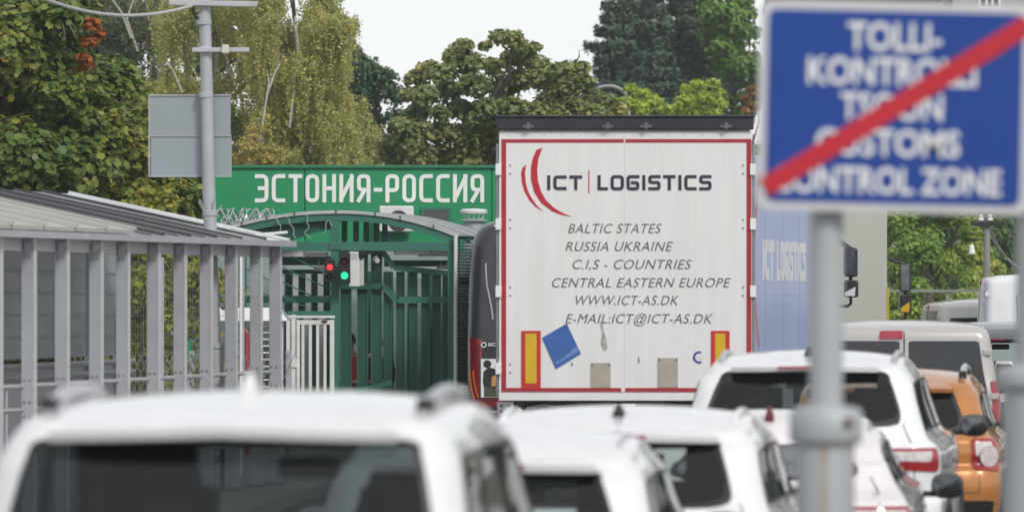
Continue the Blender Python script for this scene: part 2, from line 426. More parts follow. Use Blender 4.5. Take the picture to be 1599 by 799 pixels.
def tree(name, label, group, base, clumps, density, size, tmpl, lm, trunk_r=.2, bark=None, seed=0, limbs=14, top=None, extra=None, **kw):
    rng = np.random.default_rng(seed)
    t = thing(name, label, 'tree', (base[0], base[1], 0), 0, group)
    lc = [(np.array(c)-np.array([base[0], base[1], 0]), r) for c, r in clumps]
    pos, nrm = clump_leaves(rng, lc, density, **kw)
    N = len(pos)
    leaf_mesh('crown', pos, nrm, rng.random(N)*6.283, size*(.65+.7*rng.random(N)), tmpl, lm, t)
    m = MB(); zt = top or max(c[2] for c, r in lc)*.85
    zb = min(zt*.35, 2.2)
    lean = rng.normal(size=2)*.15
    path = [(lean[0]*(k/6)**2+.05*math.sin(k*2+seed), lean[1]*(k/6)**2, zt*k/6) for k in range(7)]
    m.tube(path, [trunk_r*(1.15-.95*k/6) for k in range(7)], 10)
    m.build('trunk', bark or M_bark, t, smooth=True)
    m = MB(); idx = rng.permutation(len(lc))[:limbs]
    for i in idx:
        c, r = lc[i]; z0 = max(.8, min(zt*.95, c[2]-abs(c[0])*.5-.6)); k = z0/zt*6
        a = Vector((lean[0]*(k/6)**2, lean[1]*(k/6)**2, z0)); b = Vector(c)
        mid = (a+b)/2 + Vector((rng.normal()*.15, rng.normal()*.15, -.1*abs(c[0])))
        rr = trunk_r*(.38 if bark is None else .22)
        m.tube([a, mid, b, b+(b-mid)*.12], [rr, rr*.5, rr*.2, rr*.06], 6)
        for q in range(3):
            e = b+Vector(rng.normal(size=3)*r*.7); m.tube([mid*.4+b*.6, (b+e)/2+Vector((0,0,.05)), e], [rr*.3, rr*.2, rr*.06], 5)
    m.build('limb', M_bark, t, smooth=True)
    if extra: extra(t, lc, rng)
    return t
def ell_clumps(rng, c, rad, n, r0, r1, shell=.6, xlim=None):
    out = []
    while len(out) < n:
        d = rng.normal(size=3); d /= np.linalg.norm(d)
        q = np.array(c)+d*np.array(rad)*(shell+(1-shell)*rng.random())
        if q[2] < .6: continue
        if xlim and not (xlim[0] < q[0] < xlim[1]): continue
        out.append((q, r0+(r1-r0)*rng.random()))
    return out
def px_clumps(rng, lst, Y, dj):
    return [(np.array(P(px, py, Y+rng.uniform(-dj, dj))), r/F*Y) for px, py, r in lst]

G0, G1 = (.028,.042,.012), (.05,.07,.02)
L_maple = leaf_mat('maple_leaves', [(0,(.03,.05,.012)),(.35,(.055,.085,.02)),(.6,(.095,.12,.028)),(.8,(.16,.15,.03)),(1,(.24,.14,.03))], .45)
L_mapled = leaf_mat('maple_leaves_dusty', [(0,(.04,.055,.022)),(.4,(.075,.095,.036)),(.65,(.115,.125,.048)),(.85,(.18,.15,.06)),(1,(.24,.14,.045))], .5)
L_birch = leaf_mat('birch_leaves', [(0,(.085,.095,.035)),(.4,(.135,.14,.05)),(.7,(.19,.18,.06)),(.9,(.25,.20,.06)),(1,(.34,.19,.04))], .35)
L_green = leaf_mat('green_leaves', [(0,(.03,.06,.03)),(.5,(.055,.10,.045)),(1,(.09,.14,.055))], .5)
L_lime = leaf_mat('lime_leaves', [(0,(.10,.14,.02)),(.5,(.17,.22,.03)),(1,(.27,.28,.04))], .6)
L_fir = leaf_mat('spruce_needles', [(0,(.028,.048,.038)),(.5,(.045,.07,.05)),(.8,(.065,.09,.06)),(1,(.10,.11,.06))], .35, .12)
L_red = leaf_mat('red_leaves', [(0,(.10,.055,.015)),(.5,(.20,.075,.02)),(1,(.42,.10,.015))], 1.5)
L_rust = leaf_mat('rust_leaves', [(0,(.12,.08,.03)),(.5,(.22,.12,.04)),(1,(.30,.17,.06))], .8)
L_auto = leaf_mat('autumn_mixed_leaves', [(0,(.05,.085,.02)),(.45,(.09,.135,.03)),(.65,(.15,.18,.035)),(.82,(.28,.20,.04)),(1,(.34,.13,.03))], .42)

rng = np.random.default_rng(5)
# the maple behind the shelter
Ym = 74.0
cl = ell_clumps(rng, (-8.7, Ym, 2.7), (4.5, 3.6, 4.3), 150, .40, .75, .72, (-9.6, -2))
cl += px_clumps(rng, [(40,20,40),(95,25,40),(60,80,50),(110,90,40),(30,140,50),(90,150,50),(140,190,45),(180,215,42),(60,220,55),(120,250,50),(185,265,45),
   (235,275,40),(275,292,32),(300,300,22),(20,280,50),(70,300,45),(160,300,45),(220,310,40),(25,200,45),(215,240,32),(170,175,25),(155,150,22)], 72.2, .8)
cl = [(c, r) for c, r in cl if c[0] < X_(150 + max(0, (CAMZ+(HY)/F*c[1]-c[2])/c[1]*F)*.62, c[1])]
def red_tip(t, lc, rg):
    o = np.array([t.location.x, t.location.y, 0])
    rc = [(np.array(P(px, py, 71.8))-o, r/F*72) for px, py, r in [(142,40,15),(158,52,11),(140,66,14),(132,92,12),(143,100,9),(128,110,9)]]
    p, nn = clump_leaves(rg, rc, 1300, up=.5)
    leaf_mesh('turned_leaves', p, nn, rg.random(len(p))*6.28, .10*(.7+.6*rg.random(len(p))), T_MAPLE, L_red, t)
tree('maple_tree', 'large maple behind the shelter roof, green turning yellow with one red twig', 'trees behind the crossing', (-8.6, Ym), cl, 1900, .105, T_MAPLE, L_maple, .28, seed=1, limbs=26, top=7, extra=red_tip)
# leafy undergrowth seen between the shelter posts
cl = ell_clumps(rng, (-4.55, 70.5, 1.6), (1.0, 1.0, 1.7), 24, .25, .45)
tree('shrub', 'yellow green shrub behind the shelter railing', None, (-4.55, 70.5), cl, 1000, .09, T_OVAL, leaf_mat('shrub_leaves', [(0,(.06,.08,.015)),(.5,(.13,.14,.02)),(1,(.30,.25,.03))], .8), .06, seed=2, limbs=10, top=2)
# birches: long hanging twigs, olive to straw
def birch_extra(pxs, Y):
    def f(t, lc, rg):
        o = Vector((t.location.x, t.location.y, 0))
        for path in pxs:
            m = MB()
            pts = [Vector(P(px, py, Y))-o for px, py in path]
            m.tube(pts, [.024-.014*k/len(pts) for k in range(len(pts))], 6)
            m.build('stem', M_birchbark, t, smooth=True)
    return f
def birch(label, base, cl, seed, pxs, Y, lm=L_birch, dens=1500):
    return tree('birch_tree', label, 'trees behind the crossing', base, cl, dens*2.6, .053, T_OVAL, lm, .13, M_birchbark, seed=seed, limbs=22, extra=birch_extra(pxs, Y), up=.15, out=.5, rnd=.8, droop=.9, inner=.2, flat=.9)
Yb = 108.0
def fillbox(rng, poly, n, r0, r1, Y, dj):
    """clumps spread inside an outline"""
    out = []; xs = [p[0] for p in poly]; ysl = [p[1] for p in poly]
    while len(out) < n:
        px, py = rng.uniform(min(xs), max(xs)), rng.uniform(min(ysl), max(ysl)); ins = False
        for i in range(len(poly)):
            (x0, y0), (x1, y1) = poly[i], poly[i-1]
            if (y0 > py) != (y1 > py) and px < (x1-x0)*(py-y0)/(y1-y0)+x0: ins = not ins
        if ins: out.append((np.array(P(px, py, Y+rng.uniform(-dj, dj))), rng.uniform(r0, r1)/F*Y))
    return out
cl = fillbox(rng, [(380,-90),(470,-120),(520,-40),(545,40),(560,120),(575,190),(590,262),(600,400),(420,400),(390,120)], 95, 20, 40, Yb, 1.6)
birch('tall olive birch with pale forked stems to the left of the sky gap', (X_(480, Yb), Yb), cl, 11, [[(405,230),(412,180),(420,130),(417,110)],[(418,145),(430,112),(440,95)],[(452,200),(458,150),(462,105)]], Yb-1.5)
cl = fillbox(rng, [(215,-60),(380,-90),(420,20),(430,140),(420,262),(430,400),(230,400),(215,150)], 80, 20, 38, Yb+2.5, 1.6)
birch('broad birch behind the pole with straw coloured hanging twigs', (X_(330, Yb+2.5), Yb+2.5), cl, 12, [[(355,170),(362,120),(352,85),(345,60)],[(362,125),(372,95),(380,80)],[(285,145),(270,110),(262,100)]], Yb+.8)
cl = fillbox(rng, [(90,-60),(230,-80),(270,30),(260,150),(270,290),(180,300),(130,200),(110,60)], 55, 22, 40, Yb+7, 1.8)
birch('dark bluish willow in the gap between maple and pole', (X_(190, Yb+7), Yb+7), cl, 13, [[(205,60),(190,20),(172,-5)],[(215,80),(198,30),(210,-5)]], Yb+5.2,
      leaf_mat('willow_leaves', [(0,(.035,.048,.028)),(.5,(.065,.08,.04)),(1,(.11,.12,.055))], .4))
cl = fillbox(rng, [(362,215),(400,205),(430,225),(432,262),(362,262)], 16, 12, 20, 97, .6)+ell_clumps(rng, (X_(397, 97), 97, 2.6), (.6,.6,1.2), 12, .2, .35)
tree('shrub', 'straw yellow bush just above the green wall beside the pole', None, (X_(397, 97), 97), cl, 1300, .07, T_OVAL, leaf_mat('straw_leaves', [(0,(.13,.12,.04)),(1,(.27,.21,.06))], .8), .07, seed=14, limbs=8, top=3)
# darker broadleaf crowns behind the birches
Y1 = 135.0
cl = fillbox(rng, [(500,0),(530,20),(555,45),(570,70),(560,95),(500,110),(470,60)], 34, 12, 22, Y1, 1.2)+ell_clumps(rng, (X_(490,Y1), Y1, 5), (1.4,1.4,3.5), 30, .4, .7)
tree('oak_tree', 'dark green broadleaf tree with its crown tip against the sky gap', 'trees behind the crossing', (X_(495, Y1), Y1), cl, 1100, .13, T_OVAL, L_green, .25, seed=15)
cl = fillbox(rng, [(520,105),(560,96),(600,115),(622,150),(630,200),(630,262),(520,262)], 42, 14, 26, 125, 1.2)+ell_clumps(rng, (X_(575,125), 125, 3.2), (1,1,2.4), 20, .4, .7)
tree('oak_tree', 'rounded blue green tree below the sky gap, left of the sparse maple', 'trees behind the crossing', (X_(575, 125), 125), cl, 1500, .10, T_OVAL, leaf_mat('blue_green_leaves', [(0,(.02,.042,.024)),(.5,(.038,.07,.038)),(.9,(.07,.10,.045)),(1,(.15,.14,.05))], .5), .22, seed=16)
cl = fillbox(rng, [(150,-60),(460,-60),(470,60),(480,262),(470,420),(160,420)], 70, 24, 40, 124, 1.2)
tree('oak_tree', 'dim olive broadleaf mass showing between the birch stems', 'trees behind the crossing', (X_(330, 124), 124), cl, 900, .13, T_OVAL, leaf_mat('olive_leaves', [(0,(.045,.06,.03)),(.5,(.075,.09,.042)),(1,(.12,.12,.055))], .4), .22, seed=18)
# bare twigs in the gap
m = MB(); rg = np.random.default_rng(3); Yt = 150.0
tw = thing('bare_tree', 'bare grey sapling with upright twigs in the sky gap', 'tree', (X_(612, Yt), Yt, 0))
m.tube([(0,0,0),(.05,0,3),(0,0,6)], [.09,.06,.02], 7); m.build('trunk', M_bark, tw, smooth=True); m = MB()
for k in range(26):
    a = Vector((rg.uniform(-.45,.45), rg.uniform(-.4,.4), rg.uniform(4.6,5.8))); b = a+Vector((a.x*.35+rg.normal()*.06, rg.normal()*.1, rg.uniform(.7,1.6)))
    m.tube([(0,0,a.z-1.2), a, b], [.02,.012,.004], 5)
m.build('twig', mat('twig_bark', (.20,.18,.16), .9), tw, smooth=True)
# sparse maple in the middle, sky showing through it
Yc = 103.0
LST = [(650,125,17),(668,108,14),(690,118,22),(712,88,18),(725,72,13),(735,100,20),(758,72,9),(780,58,14),(800,62,16),(818,80,18),(838,102,18),(835,75,10),(800,95,18),(770,105,16),
 (640,150,14),(665,150,18),(700,145,20),(740,135,22),(780,140,22),(815,125,20),(850,125,20),(880,110,16),(905,108,15),(912,128,14),(925,150,14),(885,140,20),(860,160,22),(905,165,20),(945,158,15),(965,172,14),
 (655,178,18),(690,178,16),(720,172,18),(760,175,24),(800,172,24),(835,180,22),(875,182,22),(930,180,20),
 (625,200,18),(650,208,22),(690,212,24),(730,215,26),(770,212,24),(605,225,16),(615,245,22),(650,245,26),(690,250,26),(730,250,26),(770,250,24),(745,192,16),(640,226,22)]
cl = px_clumps(rng, [(a, b, c*1.3) for a, b, c in LST], Yc, .9) + ell_clumps(rng, (X_(800, Yc+.6), Yc+.6, 3.4), (2.0,1.6,1.5), 40, .25, .42)
tree('maple_tree', 'sparse maple between the green wall and white trailer, sky showing through its top', 'trees behind the crossing', (X_(765, Yc+.5), Yc+.5), cl, 2300, .092, T_MAPLE, L_mapled, .17, seed=17, limbs=34, top=5.6, inner=.1)
# spruces above the trailer
def spruce(label, px, Y, top_py, half, seed, lm=L_fir):
    rg = np.random.default_rng(seed); x0 = X_(px, Y); H = Z_(top_py, Y)
    t = thing('spruce_tree', label, 'tree', (x0, Y, 0), 0, 'spruces beyond the lorries')
    m = MB(); m.tube([(0,0,0),(0,0,H*.5),(0,0,H)], [.28,.18,.02], 9); m.build('trunk', M_bark, t, smooth=True)
    pos, nrm = [], []; m = MB()
    z = 1.0
    while z < H-.2:
        k = (H-z)/H; L = half*min(1.0, .10+k*1.5)*rg.uniform(.78,1.22)
        nb = 13
        for b in range(nb):
            a = 6.283*(b+rg.random()*.7)/nb; l = L*rg.uniform(.7,1.12)
            n = int(80+360*l/half)
            u = rg.random(n)**.65
            rr = u*l; dz = -.10*l*u + .16*l*u**3 + rg.normal(size=n)*.05
            side = rg.normal(size=n)*.20*(1-.55*u)*l**.6
            hang = -np.abs(rg.normal(size=n))*.16*(1-.3*u)
            pos.append(np.stack([np.cos(a)*rr-np.sin(a)*side, np.sin(a)*rr+np.cos(a)*side, z+dz+hang], 1))
            nn = np.tile(np.array([math.cos(a)*.35, math.sin(a)*.35, .75]), (n,1))+rg.normal(size=(n,3))*.4
            nrm.append(nn)
            if b % 2 == 0: m.tube([(0,0,z),(math.cos(a)*l*.5, math.sin(a)*l*.5, z-.06*l),(math.cos(a)*l*.95, math.sin(a)*l*.95, z+.04*l)], [.035,.022,.008], 5)
        z += .34+.12*rg.random()
    pos = np.concatenate(pos); nrm = np.concatenate(nrm)
    leaf_mesh('crown', pos, nrm, rg.random(len(pos))*6.28, .175*(.6+.8*rg.random(len(pos))), T_SPRAY, lm, t)
    m.build('limb', M_bark, t, smooth=True)
spruce('tall dark spruce with drooping boughs, left edge against the white sky', 975, 165, -150, 1.75, 21)
spruce('tall dark spruce standing beside the sign, ivy tinted on its right', 1075, 172, -190, 1.9, 22, leaf_mat('spruce_needles_ivy', [(0,(.018,.03,.02)),(.5,(.035,.055,.034)),(.8,(.06,.08,.04)),(1,(.12,.11,.05))], .3, .12))
spruce('smaller blue grey spruce tucked between the two tall ones', 1020, 160, -60, 1.5, 23)
Y2 = 168.0
cl = fillbox(rng, [(1110,-60),(1150,-20),(1175,40),(1185,120),(1180,180),(1120,185),(1105,60)], 46, 16, 28, Y2, 1.4)+ell_clumps(rng, (X_(1150,Y2), Y2, 4), (1.2,1.2,3.2), 20, .4, .7)
tree('oak_tree', 'fresh green broadleaf tree squeezed between the spruces and the blue sign', 'trees beyond the lorries', (X_(1150, Y2), Y2), cl, 620, .17, T_OVAL, leaf_mat('fresh_leaves', [(0,(.04,.075,.02)),(.5,(.07,.125,.028)),(1,(.13,.17,.045))], .5), .25, seed=24)
for i, (lst, lab, sd_) in enumerate([([(985,140,13),(1005,148,14),(980,160,15),(1020,160,16),(1000,172,17),(1040,172,14),(968,175,10)], 'lime yellow bush above the trailer roof, the flatter left one', 31),
     ([(1072,142,13),(1090,134,14),(1112,130,11),(1122,145,12),(1070,160,17),(1100,158,20),(1125,165,14),(1055,172,15),(1085,178,18),(1115,180,16)], 'lime yellow bush above the trailer roof, the taller right one', 32)]):
    Yl = 140+3*i; pxm = sum(q[0] for q in lst)/len(lst)
    cl = px_clumps(rng, lst, Yl, .5)+ell_clumps(rng, (X_(pxm, Yl), Yl, 4.4), (.5,.5,1.8), 12, .3, .5)
    tree('lime_bush', lab, 'lime bushes above the trailer', (X_(pxm, Yl), Yl), cl, 1500, .12, T_OVAL, L_lime, .1, seed=sd_, limbs=10, inner=.2)
cl = px_clumps(rng, [(1175,140,10),(1168,155,11),(1178,168,12),(1165,172,9),(1185,150,12)], 132, .4)+ell_clumps(rng, (X_(1175,132),132,4), (.4,.4,1.8), 10, .25, .4)
tree('rust_bush', 'small rust brown bush at the left edge of the blue sign', None, (X_(1175, 132), 132), cl, 1400, .11, T_OVAL, L_rust, .08, seed=33, limbs=8)
# trees at the right, below the sign
Y3 = 128.0
cl = fillbox(rng, [(1370,250),(1470,240),(1530,330),(1545,380),(1530,440),(1520,500),(1500,540),(1375,540),(1365,380)], 85, 16, 30, Y3, 1.8)+ell_clumps(rng, (X_(1440,Y3), Y3, 4.6), (1.3,1.3,1.8), 26, .3, .5)
tree('maple_tree', 'green maple with orange and yellow patches beside the grey lorry', 'trees beyond the lorries', (X_(1445, Y3), Y3), cl, 1700, .10, T_OVAL, L_auto, .22, seed=34, limbs=16)
cl = fillbox(rng, [(1520,200),(1640,200),(1660,500),(1545,500),(1535,420)], 60, 18, 34, 150, 1.8)
tree('oak_tree', 'dark green tree behind the far wooden pole', 'trees beyond the lorries', (X_(1600, 150), 150), cl, 800, .15, T_OVAL, L_green, .25, seed=35)
cl = px_clumps(rng, [(1400,495,14),(1425,488,16),(1450,490,16),(1468,498,12),(1390,505,14),(1440,505,16),(1415,510,16)], 112, .5)+ell_clumps(rng, (X_(1425,112),112,.9), (.7,.5,.7), 14, .2, .3)
tree('shrub', 'low olive and yellow shrub beside the grey lorry cab', None, (X_(1425, 112), 112), cl, 1500, .09, T_OVAL, L_auto, .05, seed=36, limbs=8, top=1.4)
for i, (x_, y_, h_) in enumerate([(12.5, 92, 9), (16, 78, 10), (21, 96, 11), (25, 70, 10)]):
    cl = ell_clumps(rng, (x_, y_, h_*.52), (2.6, 2.6, h_*.5), 60, .7, 1.1)
    tree('roadside_tree', ['roadside tree on the right verge, nearest the crossing', 'roadside tree on the right verge, the slimmer one', 'roadside tree on the right verge, tallest of them', 'roadside tree on the right verge, closest to the camera'][i], 'trees on the right verge', (x_, y_), cl, 130, .30, T_OVAL, L_auto if i % 2 else L_green, .25, seed=50+i, limbs=10)
cl = fillbox(rng, [(1375,250),(1580,250),(1590,540),(1375,540)], 80, 20, 34, 142, 1.4)
tree('oak_tree', 'mid green broadleaf tree filling the gap behind the autumn maple', 'trees beyond the lorries', (X_(1490, 142), 142), cl, 900, .13, T_OVAL, leaf_mat('mid_green_leaves', [(0,(.035,.06,.025)),(.5,(.06,.095,.035)),(1,(.11,.13,.045))], .45), .22, seed=37)
cl = fillbox(rng, [(1370,395),(1570,395),(1580,545),(1370,545)], 60, 14, 24, 133, .8)
tree('hedge', 'untrimmed hedge below the autumn maple beside the grey lorry', None, (X_(1470, 133), 133), cl, 1500, .11, T_OVAL, L_auto, .06, seed=38, limbs=8, top=1.8)
# a far wood closing the view
rg = np.random.default_rng(9); cl = []
for i in range(150):
    x = -24+48*rg.random(); cl.append((np.array((x, 232+8*rg.random(), .8+5.2*rg.random()*(.6+.4*math.sin(x*.7)))), rg.uniform(.7,1.2)))
p_, n_ = clump_leaves(rg, cl, 260)
tag(leaf_mesh('far_wood', p_, n_, rg.random(len(p_))*6.28, .3*(.7+.6*rg.random(len(p_))), T_OVAL, L_green, None), 'distant green wood closing the view behind the crossing', 'wood', kind='stuff')

# ------------------------------------------------------------------ far buildings and overhead lines at the right
M_conc = mat('grey_render', (.40,.385,.37), .85, var=.08, scale=1.2, dirt=(.30,.29,.28), dirt_amt=.5, dirt_scale=.6)
def far_building(label, px0, px1, Y, ztop, wins, m, roofm, zroof=.5):
    x0, x1 = X_(px0, Y), X_(px1, Y); w = x1-x0
    b = thing('apartment_building' if zroof < .4 else 'house', label, 'building', ((x0+x1)/2, Y+5, 0))
    MB().box(-w/2, w/2, -5, 5, 0, ztop).build('wall', m, b)
    if zroof < .4: MB().box(-w/2-.15, w/2+.15, -5.15, 5.15, ztop+.002, ztop+zroof).build('roof', roofm, b)
    else:
        r = MB(); h = zroof; v = [(-w/2-.3,-5.3,ztop+.002),(w/2+.3,-5.3,ztop+.002),(w/2+.3,5.3,ztop+.002),(-w/2-.3,5.3,ztop+.002),(-w/2-.3,0,ztop+h),(w/2+.3,0,ztop+h)]
        r.add(v, [(0,1,5,4),(2,3,4,5),(0,4,3),(1,2,5),(0,3,2,1)]); r.build('roof', roofm, b)
    for (wx, wz, ww, wh) in wins:
        wx -= (x0+x1)/2
        f = MB(); t = .07
        f.box(wx-ww/2-t, wx+ww/2+t, -5.06, -4.98, wz-t, wz); f.box(wx-ww/2-t, wx+ww/2+t, -5.06, -4.98, wz+wh, wz+wh+t)
        for q in (-ww/2-t/2, -ww/6, ww/6, ww/2+t/2): f.box(wx+q-t/2, wx+q+t/2, -5.055, -4.98, wz, wz+wh)
        fo = f.build('window', M_white2, b)
        MB().box(wx-ww/2, wx+ww/2, -5.02, -4.97, wz, wz+wh).build('pane', M_glass, fo)
        MB().box(wx-ww/2-.15, wx+ww/2+.15, -5.12, -4.98, wz-t-.06, wz-t-.002).build('sill', M_white2, fo)
Yf = 190.0
far_building('grey apartment block at the top right corner behind the blue sign', 1488, 1760, Yf, 15.5,
   [(X_(px, Yf), Z_(12, Yf)-3.0*r_, X_(1560, Yf)-X_(1532, Yf), .9) for px in (1545, 1640) for r_ in (0, 1, 2)], M_conc, M_black, .35)
far_building('pale house with a brown roof peeping over the top edge of the blue sign', 1228, 1462, 185.0, Z_(-2, 185), [], mat('pale_render', (.52,.50,.48), .85, var=.06), mat('brown_roof', (.22,.13,.10), .8, var=.2, scale=3), 1.6)
# dome-like glazed arch between the maple and the spruces
# (a bus-stop style tube roof, far off)
ar = thing('arched_roof', 'small pale tube arch showing between sparse maple and spruces', 'canopy', (X_(950, 146), 146, 0))
m = MB()
for dy in (0, 1.0): m.tube([(X_(950+32*math.cos(a), 146)-X_(950,146), dy, Z_(160-26*math.sin(a), 146)) for a in [math.pi*k/16 for k in range(17)]], .035, 6)
m.build('rib', M_greypost, ar, smooth=True)
MB().sheet([[(X_(950+31*math.cos(a), 146)-X_(950,146), dy, Z_(160-25*math.sin(a), 146)) for a in [math.pi*k/16 for k in range(17)]] for dy in (0,1.0)]).build('sheet', mat('pale_sheet', (.45,.48,.5), .4), ar, solid=.02)
m = MB()
for sx in (-1, 1): m.tube([(sx*(X_(982,146)-X_(950,146)), .5, 0), (sx*(X_(982,146)-X_(950,146)), .5, Z_(160,146))], .05, 6)
m.build('leg', M_greypost, ar)
Yp = 118.0
up = thing('utility_pole', 'far grey wooden pole with white insulators near the right edge', 'pole', (X_(1541, Yp), Yp, 0))
MB().tube([(0,0,0),(0,0,Z_(338, Yp))], [.10,.065], 10).build('shaft', mat('weathered_wood', (.27,.25,.23), .85, var=.2, stretch=(6,6,.5)), up, smooth=True)
MB().box(-.35,.35,-.14,-.07,Z_(350,Yp)-.04,Z_(350,Yp)+.04).build('crossarm', M_black, up)
for dx in (-.13, .06):
    MB().lathe([(.02,-.05),(.06,-.04),(.06,.0),(.04,.03),(.06,.05),(.02,.09)], (dx, -.1, Z_(348,Yp)+.09), n=10).build('insulator', mat('porcelain', (.75,.75,.73), .2), up, smooth=True)
MB().lathe([(.02,.2),(.05,.15),(.07,0),(.03,-.03)], (-.32, -.1, Z_(396,Yp)), n=12).build('lamp', MATS['porcelain'], up, smooth=True)
MB().bar((-.32,-.1,Z_(396,Yp)+.28),(0,0,Z_(396,Yp)+.3),.03,.03).build('bracket', M_black, up)
for j, (a, b, sag) in enumerate([((1536,350),(1640,400),.55),((1543,350),(1640,380),.75)]):
    A, B = Vector(P(*a, Yp)), Vector(P(*b, Yp+14))
    tag(MB().tube([A.lerp(B, k/16)-Vector((0,0,sag*4*(k/16)*(1-k/16))) for k in range(17)], .014, 5).build('overhead_wire', mat('wire_grey', (.4,.4,.4), .6), smooth=True),
        ['lower sagging wire leaving the far wooden pole', 'upper sagging wire leaving the far wooden pole'][j], 'wire', 'wires of the far pole')
gr = thing('guard_rail', 'pale guard rail along the verge behind the white vehicle', 'guard rail', (X_(1480, 122), 122, 0))
MB().box(-2.2, 2.2, -.03, .0, Z_(454,122)-.03, Z_(454,122)+.03).build('beam', mat('rail_galv', (.22,.25,.22), .45, var=.1), gr)
for k in range(5): MB().box(-2+k-.04, -2+k+.04, .004, .08, 0, Z_(456,122)).build('post', MATS['rail_galv'], gr)

# ------------------------------------------------------------------ the green checkpoint building
M_green = mat('green_panel', (.010,.26,.098), .42, var=.05, scale=1.5, dirt=(.02,.22,.095), dirt_amt=.5, dirt_scale=1.2)
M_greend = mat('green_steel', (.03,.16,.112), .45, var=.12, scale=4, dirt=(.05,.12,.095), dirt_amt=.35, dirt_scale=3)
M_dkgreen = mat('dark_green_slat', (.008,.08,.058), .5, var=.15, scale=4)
M_letter = mat('white_lettering', (.80,.80,.78), .5, var=.02)
M_offwhite = mat('offwhite_paint', (.72,.72,.70), .5, var=.06, scale=3, dirt=(.45,.43,.40), dirt_amt=.5, dirt_scale=5)
Yg = 90.0
gx0, gx1 = X_(290, Yg), X_(1150, Yg); gz = Z_(263, Yg)
gb = thing('checkpoint_building', 'long green clad border building with white Cyrillic lettering ЭСТОНИЯ-РОССИЯ', 'building', ((gx0+gx1)/2, Yg, 0))
ox = (gx0+gx1)/2
def gX(px): return X_(px, Yg)-ox
m = MB(); seams = [gx0-ox] + [gX(p) for p in (476, 768, 980)] + [gx1-ox]
for a, b in zip(seams[:-1], seams[1:]): m.box(a+.006, b-.006, 0, 5, .1, gz)
m.build('wall', M_green, gb, bevel=.004)
MB().box(gx0-ox-.04, gx1-ox+.04, -.05, 5.05, gz+.002, Z_(258, Yg)).build('roof_trim', mat('green_trim', (.012,.18,.08), .4), gb, bevel=.01)
m = MB(); stroke_text(m, 'ЭСТОНИЯ-РОССИЯ', gX(398), gX(756), Z_(316, Yg), Z_(272, Yg), .062, -.012, -.002,
    widths={'-': .62, 'Т': 1.0, 'И': 1.05}, gap=.24)
m.build('lettering', M_letter, gb)
wx0, wx1, wz0, wz1 = gX(662), gX(700), Z_(352, Yg), Z_(328, Yg)
m = MB(); m.box(wx0-.04,wx1+.04,-.05,.0,wz1,wz1+.04); m.box(wx0-.04,wx1+.04,-.05,0,wz0-.04,wz0); m.box(wx0-.04,wx0,-.05,0,wz0,wz1); m.box(wx1,wx1+.04,-.05,0,wz0,wz1)
w_ = m.build('window', M_greend, gb); MB().box(wx0,wx1,-.02,-.004,wz0,wz1).build('pane', M_glass2, w_)
ac = thing('air_conditioner', 'white air conditioner unit on the green wall under the lettering', 'air conditioner', (X_(620, Yg), Yg-.30, Z_(362, Yg)))
aw, ah = (X_(647,Yg)-X_(594,Yg))/2, Z_(322,Yg)-Z_(362,Yg)
MB().box(-aw, aw, -.13, .16, 0, ah).build('case', M_offwhite, ac, bevel=.02)
m = MB()
for q in range(6):
    r_ = .03+.025*q; m.tube([(.03+r_*math.cos(k*.3927), -.14, ah*.42+r_*math.sin(k*.3927)) for k in range(17)], .006, 4)
m.build('fan_grille', M_black, ac)
MB().lathe([(.165,0),(.165,.006)], (.03, -.1375, ah*.42), 'Y', 24).build('fan', mat('fan_dark', (.10,.10,.10), .6), ac)
MB().box(-aw*.6,-aw*.6+.04,.16,.30,-.04,-.005).box(aw*.6-.04,aw*.6,.16,.30,-.04,-.005).build('bracket', M_greypost, ac)
vt = thing('roof_vent', 'white mushroom cap vent standing in front of the green wall by the bus', 'vent', (X_(740, 87), 87, 0))
def vz(py): return Z_(py, 87)
vr = (X_(762,87)-X_(719,87))/2
MB().lathe([(vr*.74,0),(vr*.74,vz(346))], (0,0,0), n=20).build('duct', M_greypost, vt, smooth=False)
MB().lathe([(vr*1.02,vz(345)),(vr*1.02,vz(343)),(vr*.7,vz(342))], (0,0,0), n=20).build('flange', M_greypost, vt)
m = MB()
for k in range(12): a = k*math.pi/6; m.bar((math.cos(a)*vr*.66, math.sin(a)*vr*.66, vz(342)), (math.cos(a)*vr*.86, math.sin(a)*vr*.86, vz(332)), .012, .012)
m.build('cage', M_offwhite, vt)
MB().lathe([(vr*.95,vz(334)),(vr,vz(332)),(vr*.98,vz(328)),(vr*.85,vz(326.5)),(.01,vz(325.5))], (0,0,0), n=24).build('cap', M_white2, vt, smooth=True)

# ------------------------------------------------------------------ green caged walkway
Yk = 80.0
def k3(px, py, dy=0.0): return Vector(P(px, py, Yk+dy))
TH = R(13); hd = Vector((math.sin(TH), math.cos(TH), 0))      # the walkway runs away and to the right
base = Vector((X_(620, Yk), Yk, 0))
cg = thing('caged_walkway', 'dark green steel cage walkway with a curved translucent roof', 'walkway', base)
def K(px, py, dy=0.0): return k3(px, py, dy)-base
def post(px0, px1, py_top, dy, zb=0, d=.09, m_=M_greend, name='post'):
    a, b = K(px0, py_top, dy), K(px1, py_top, dy)
    return MB().box(a.x, b.x, a.y-d/2, a.y+d/2, zb, a.z).build(name, m_, cg, bevel=.006)
post(516.5, 530, 334, 0); post(699, 712.5, 368, 0); post(371, 385, 358, 0)
a = K(523, 385)
MB().box(a.x-.085, a.x+.085, -.065, .065, a.z-.05, a.z+.06).build('collar', M_greend, cg, bevel=.01)
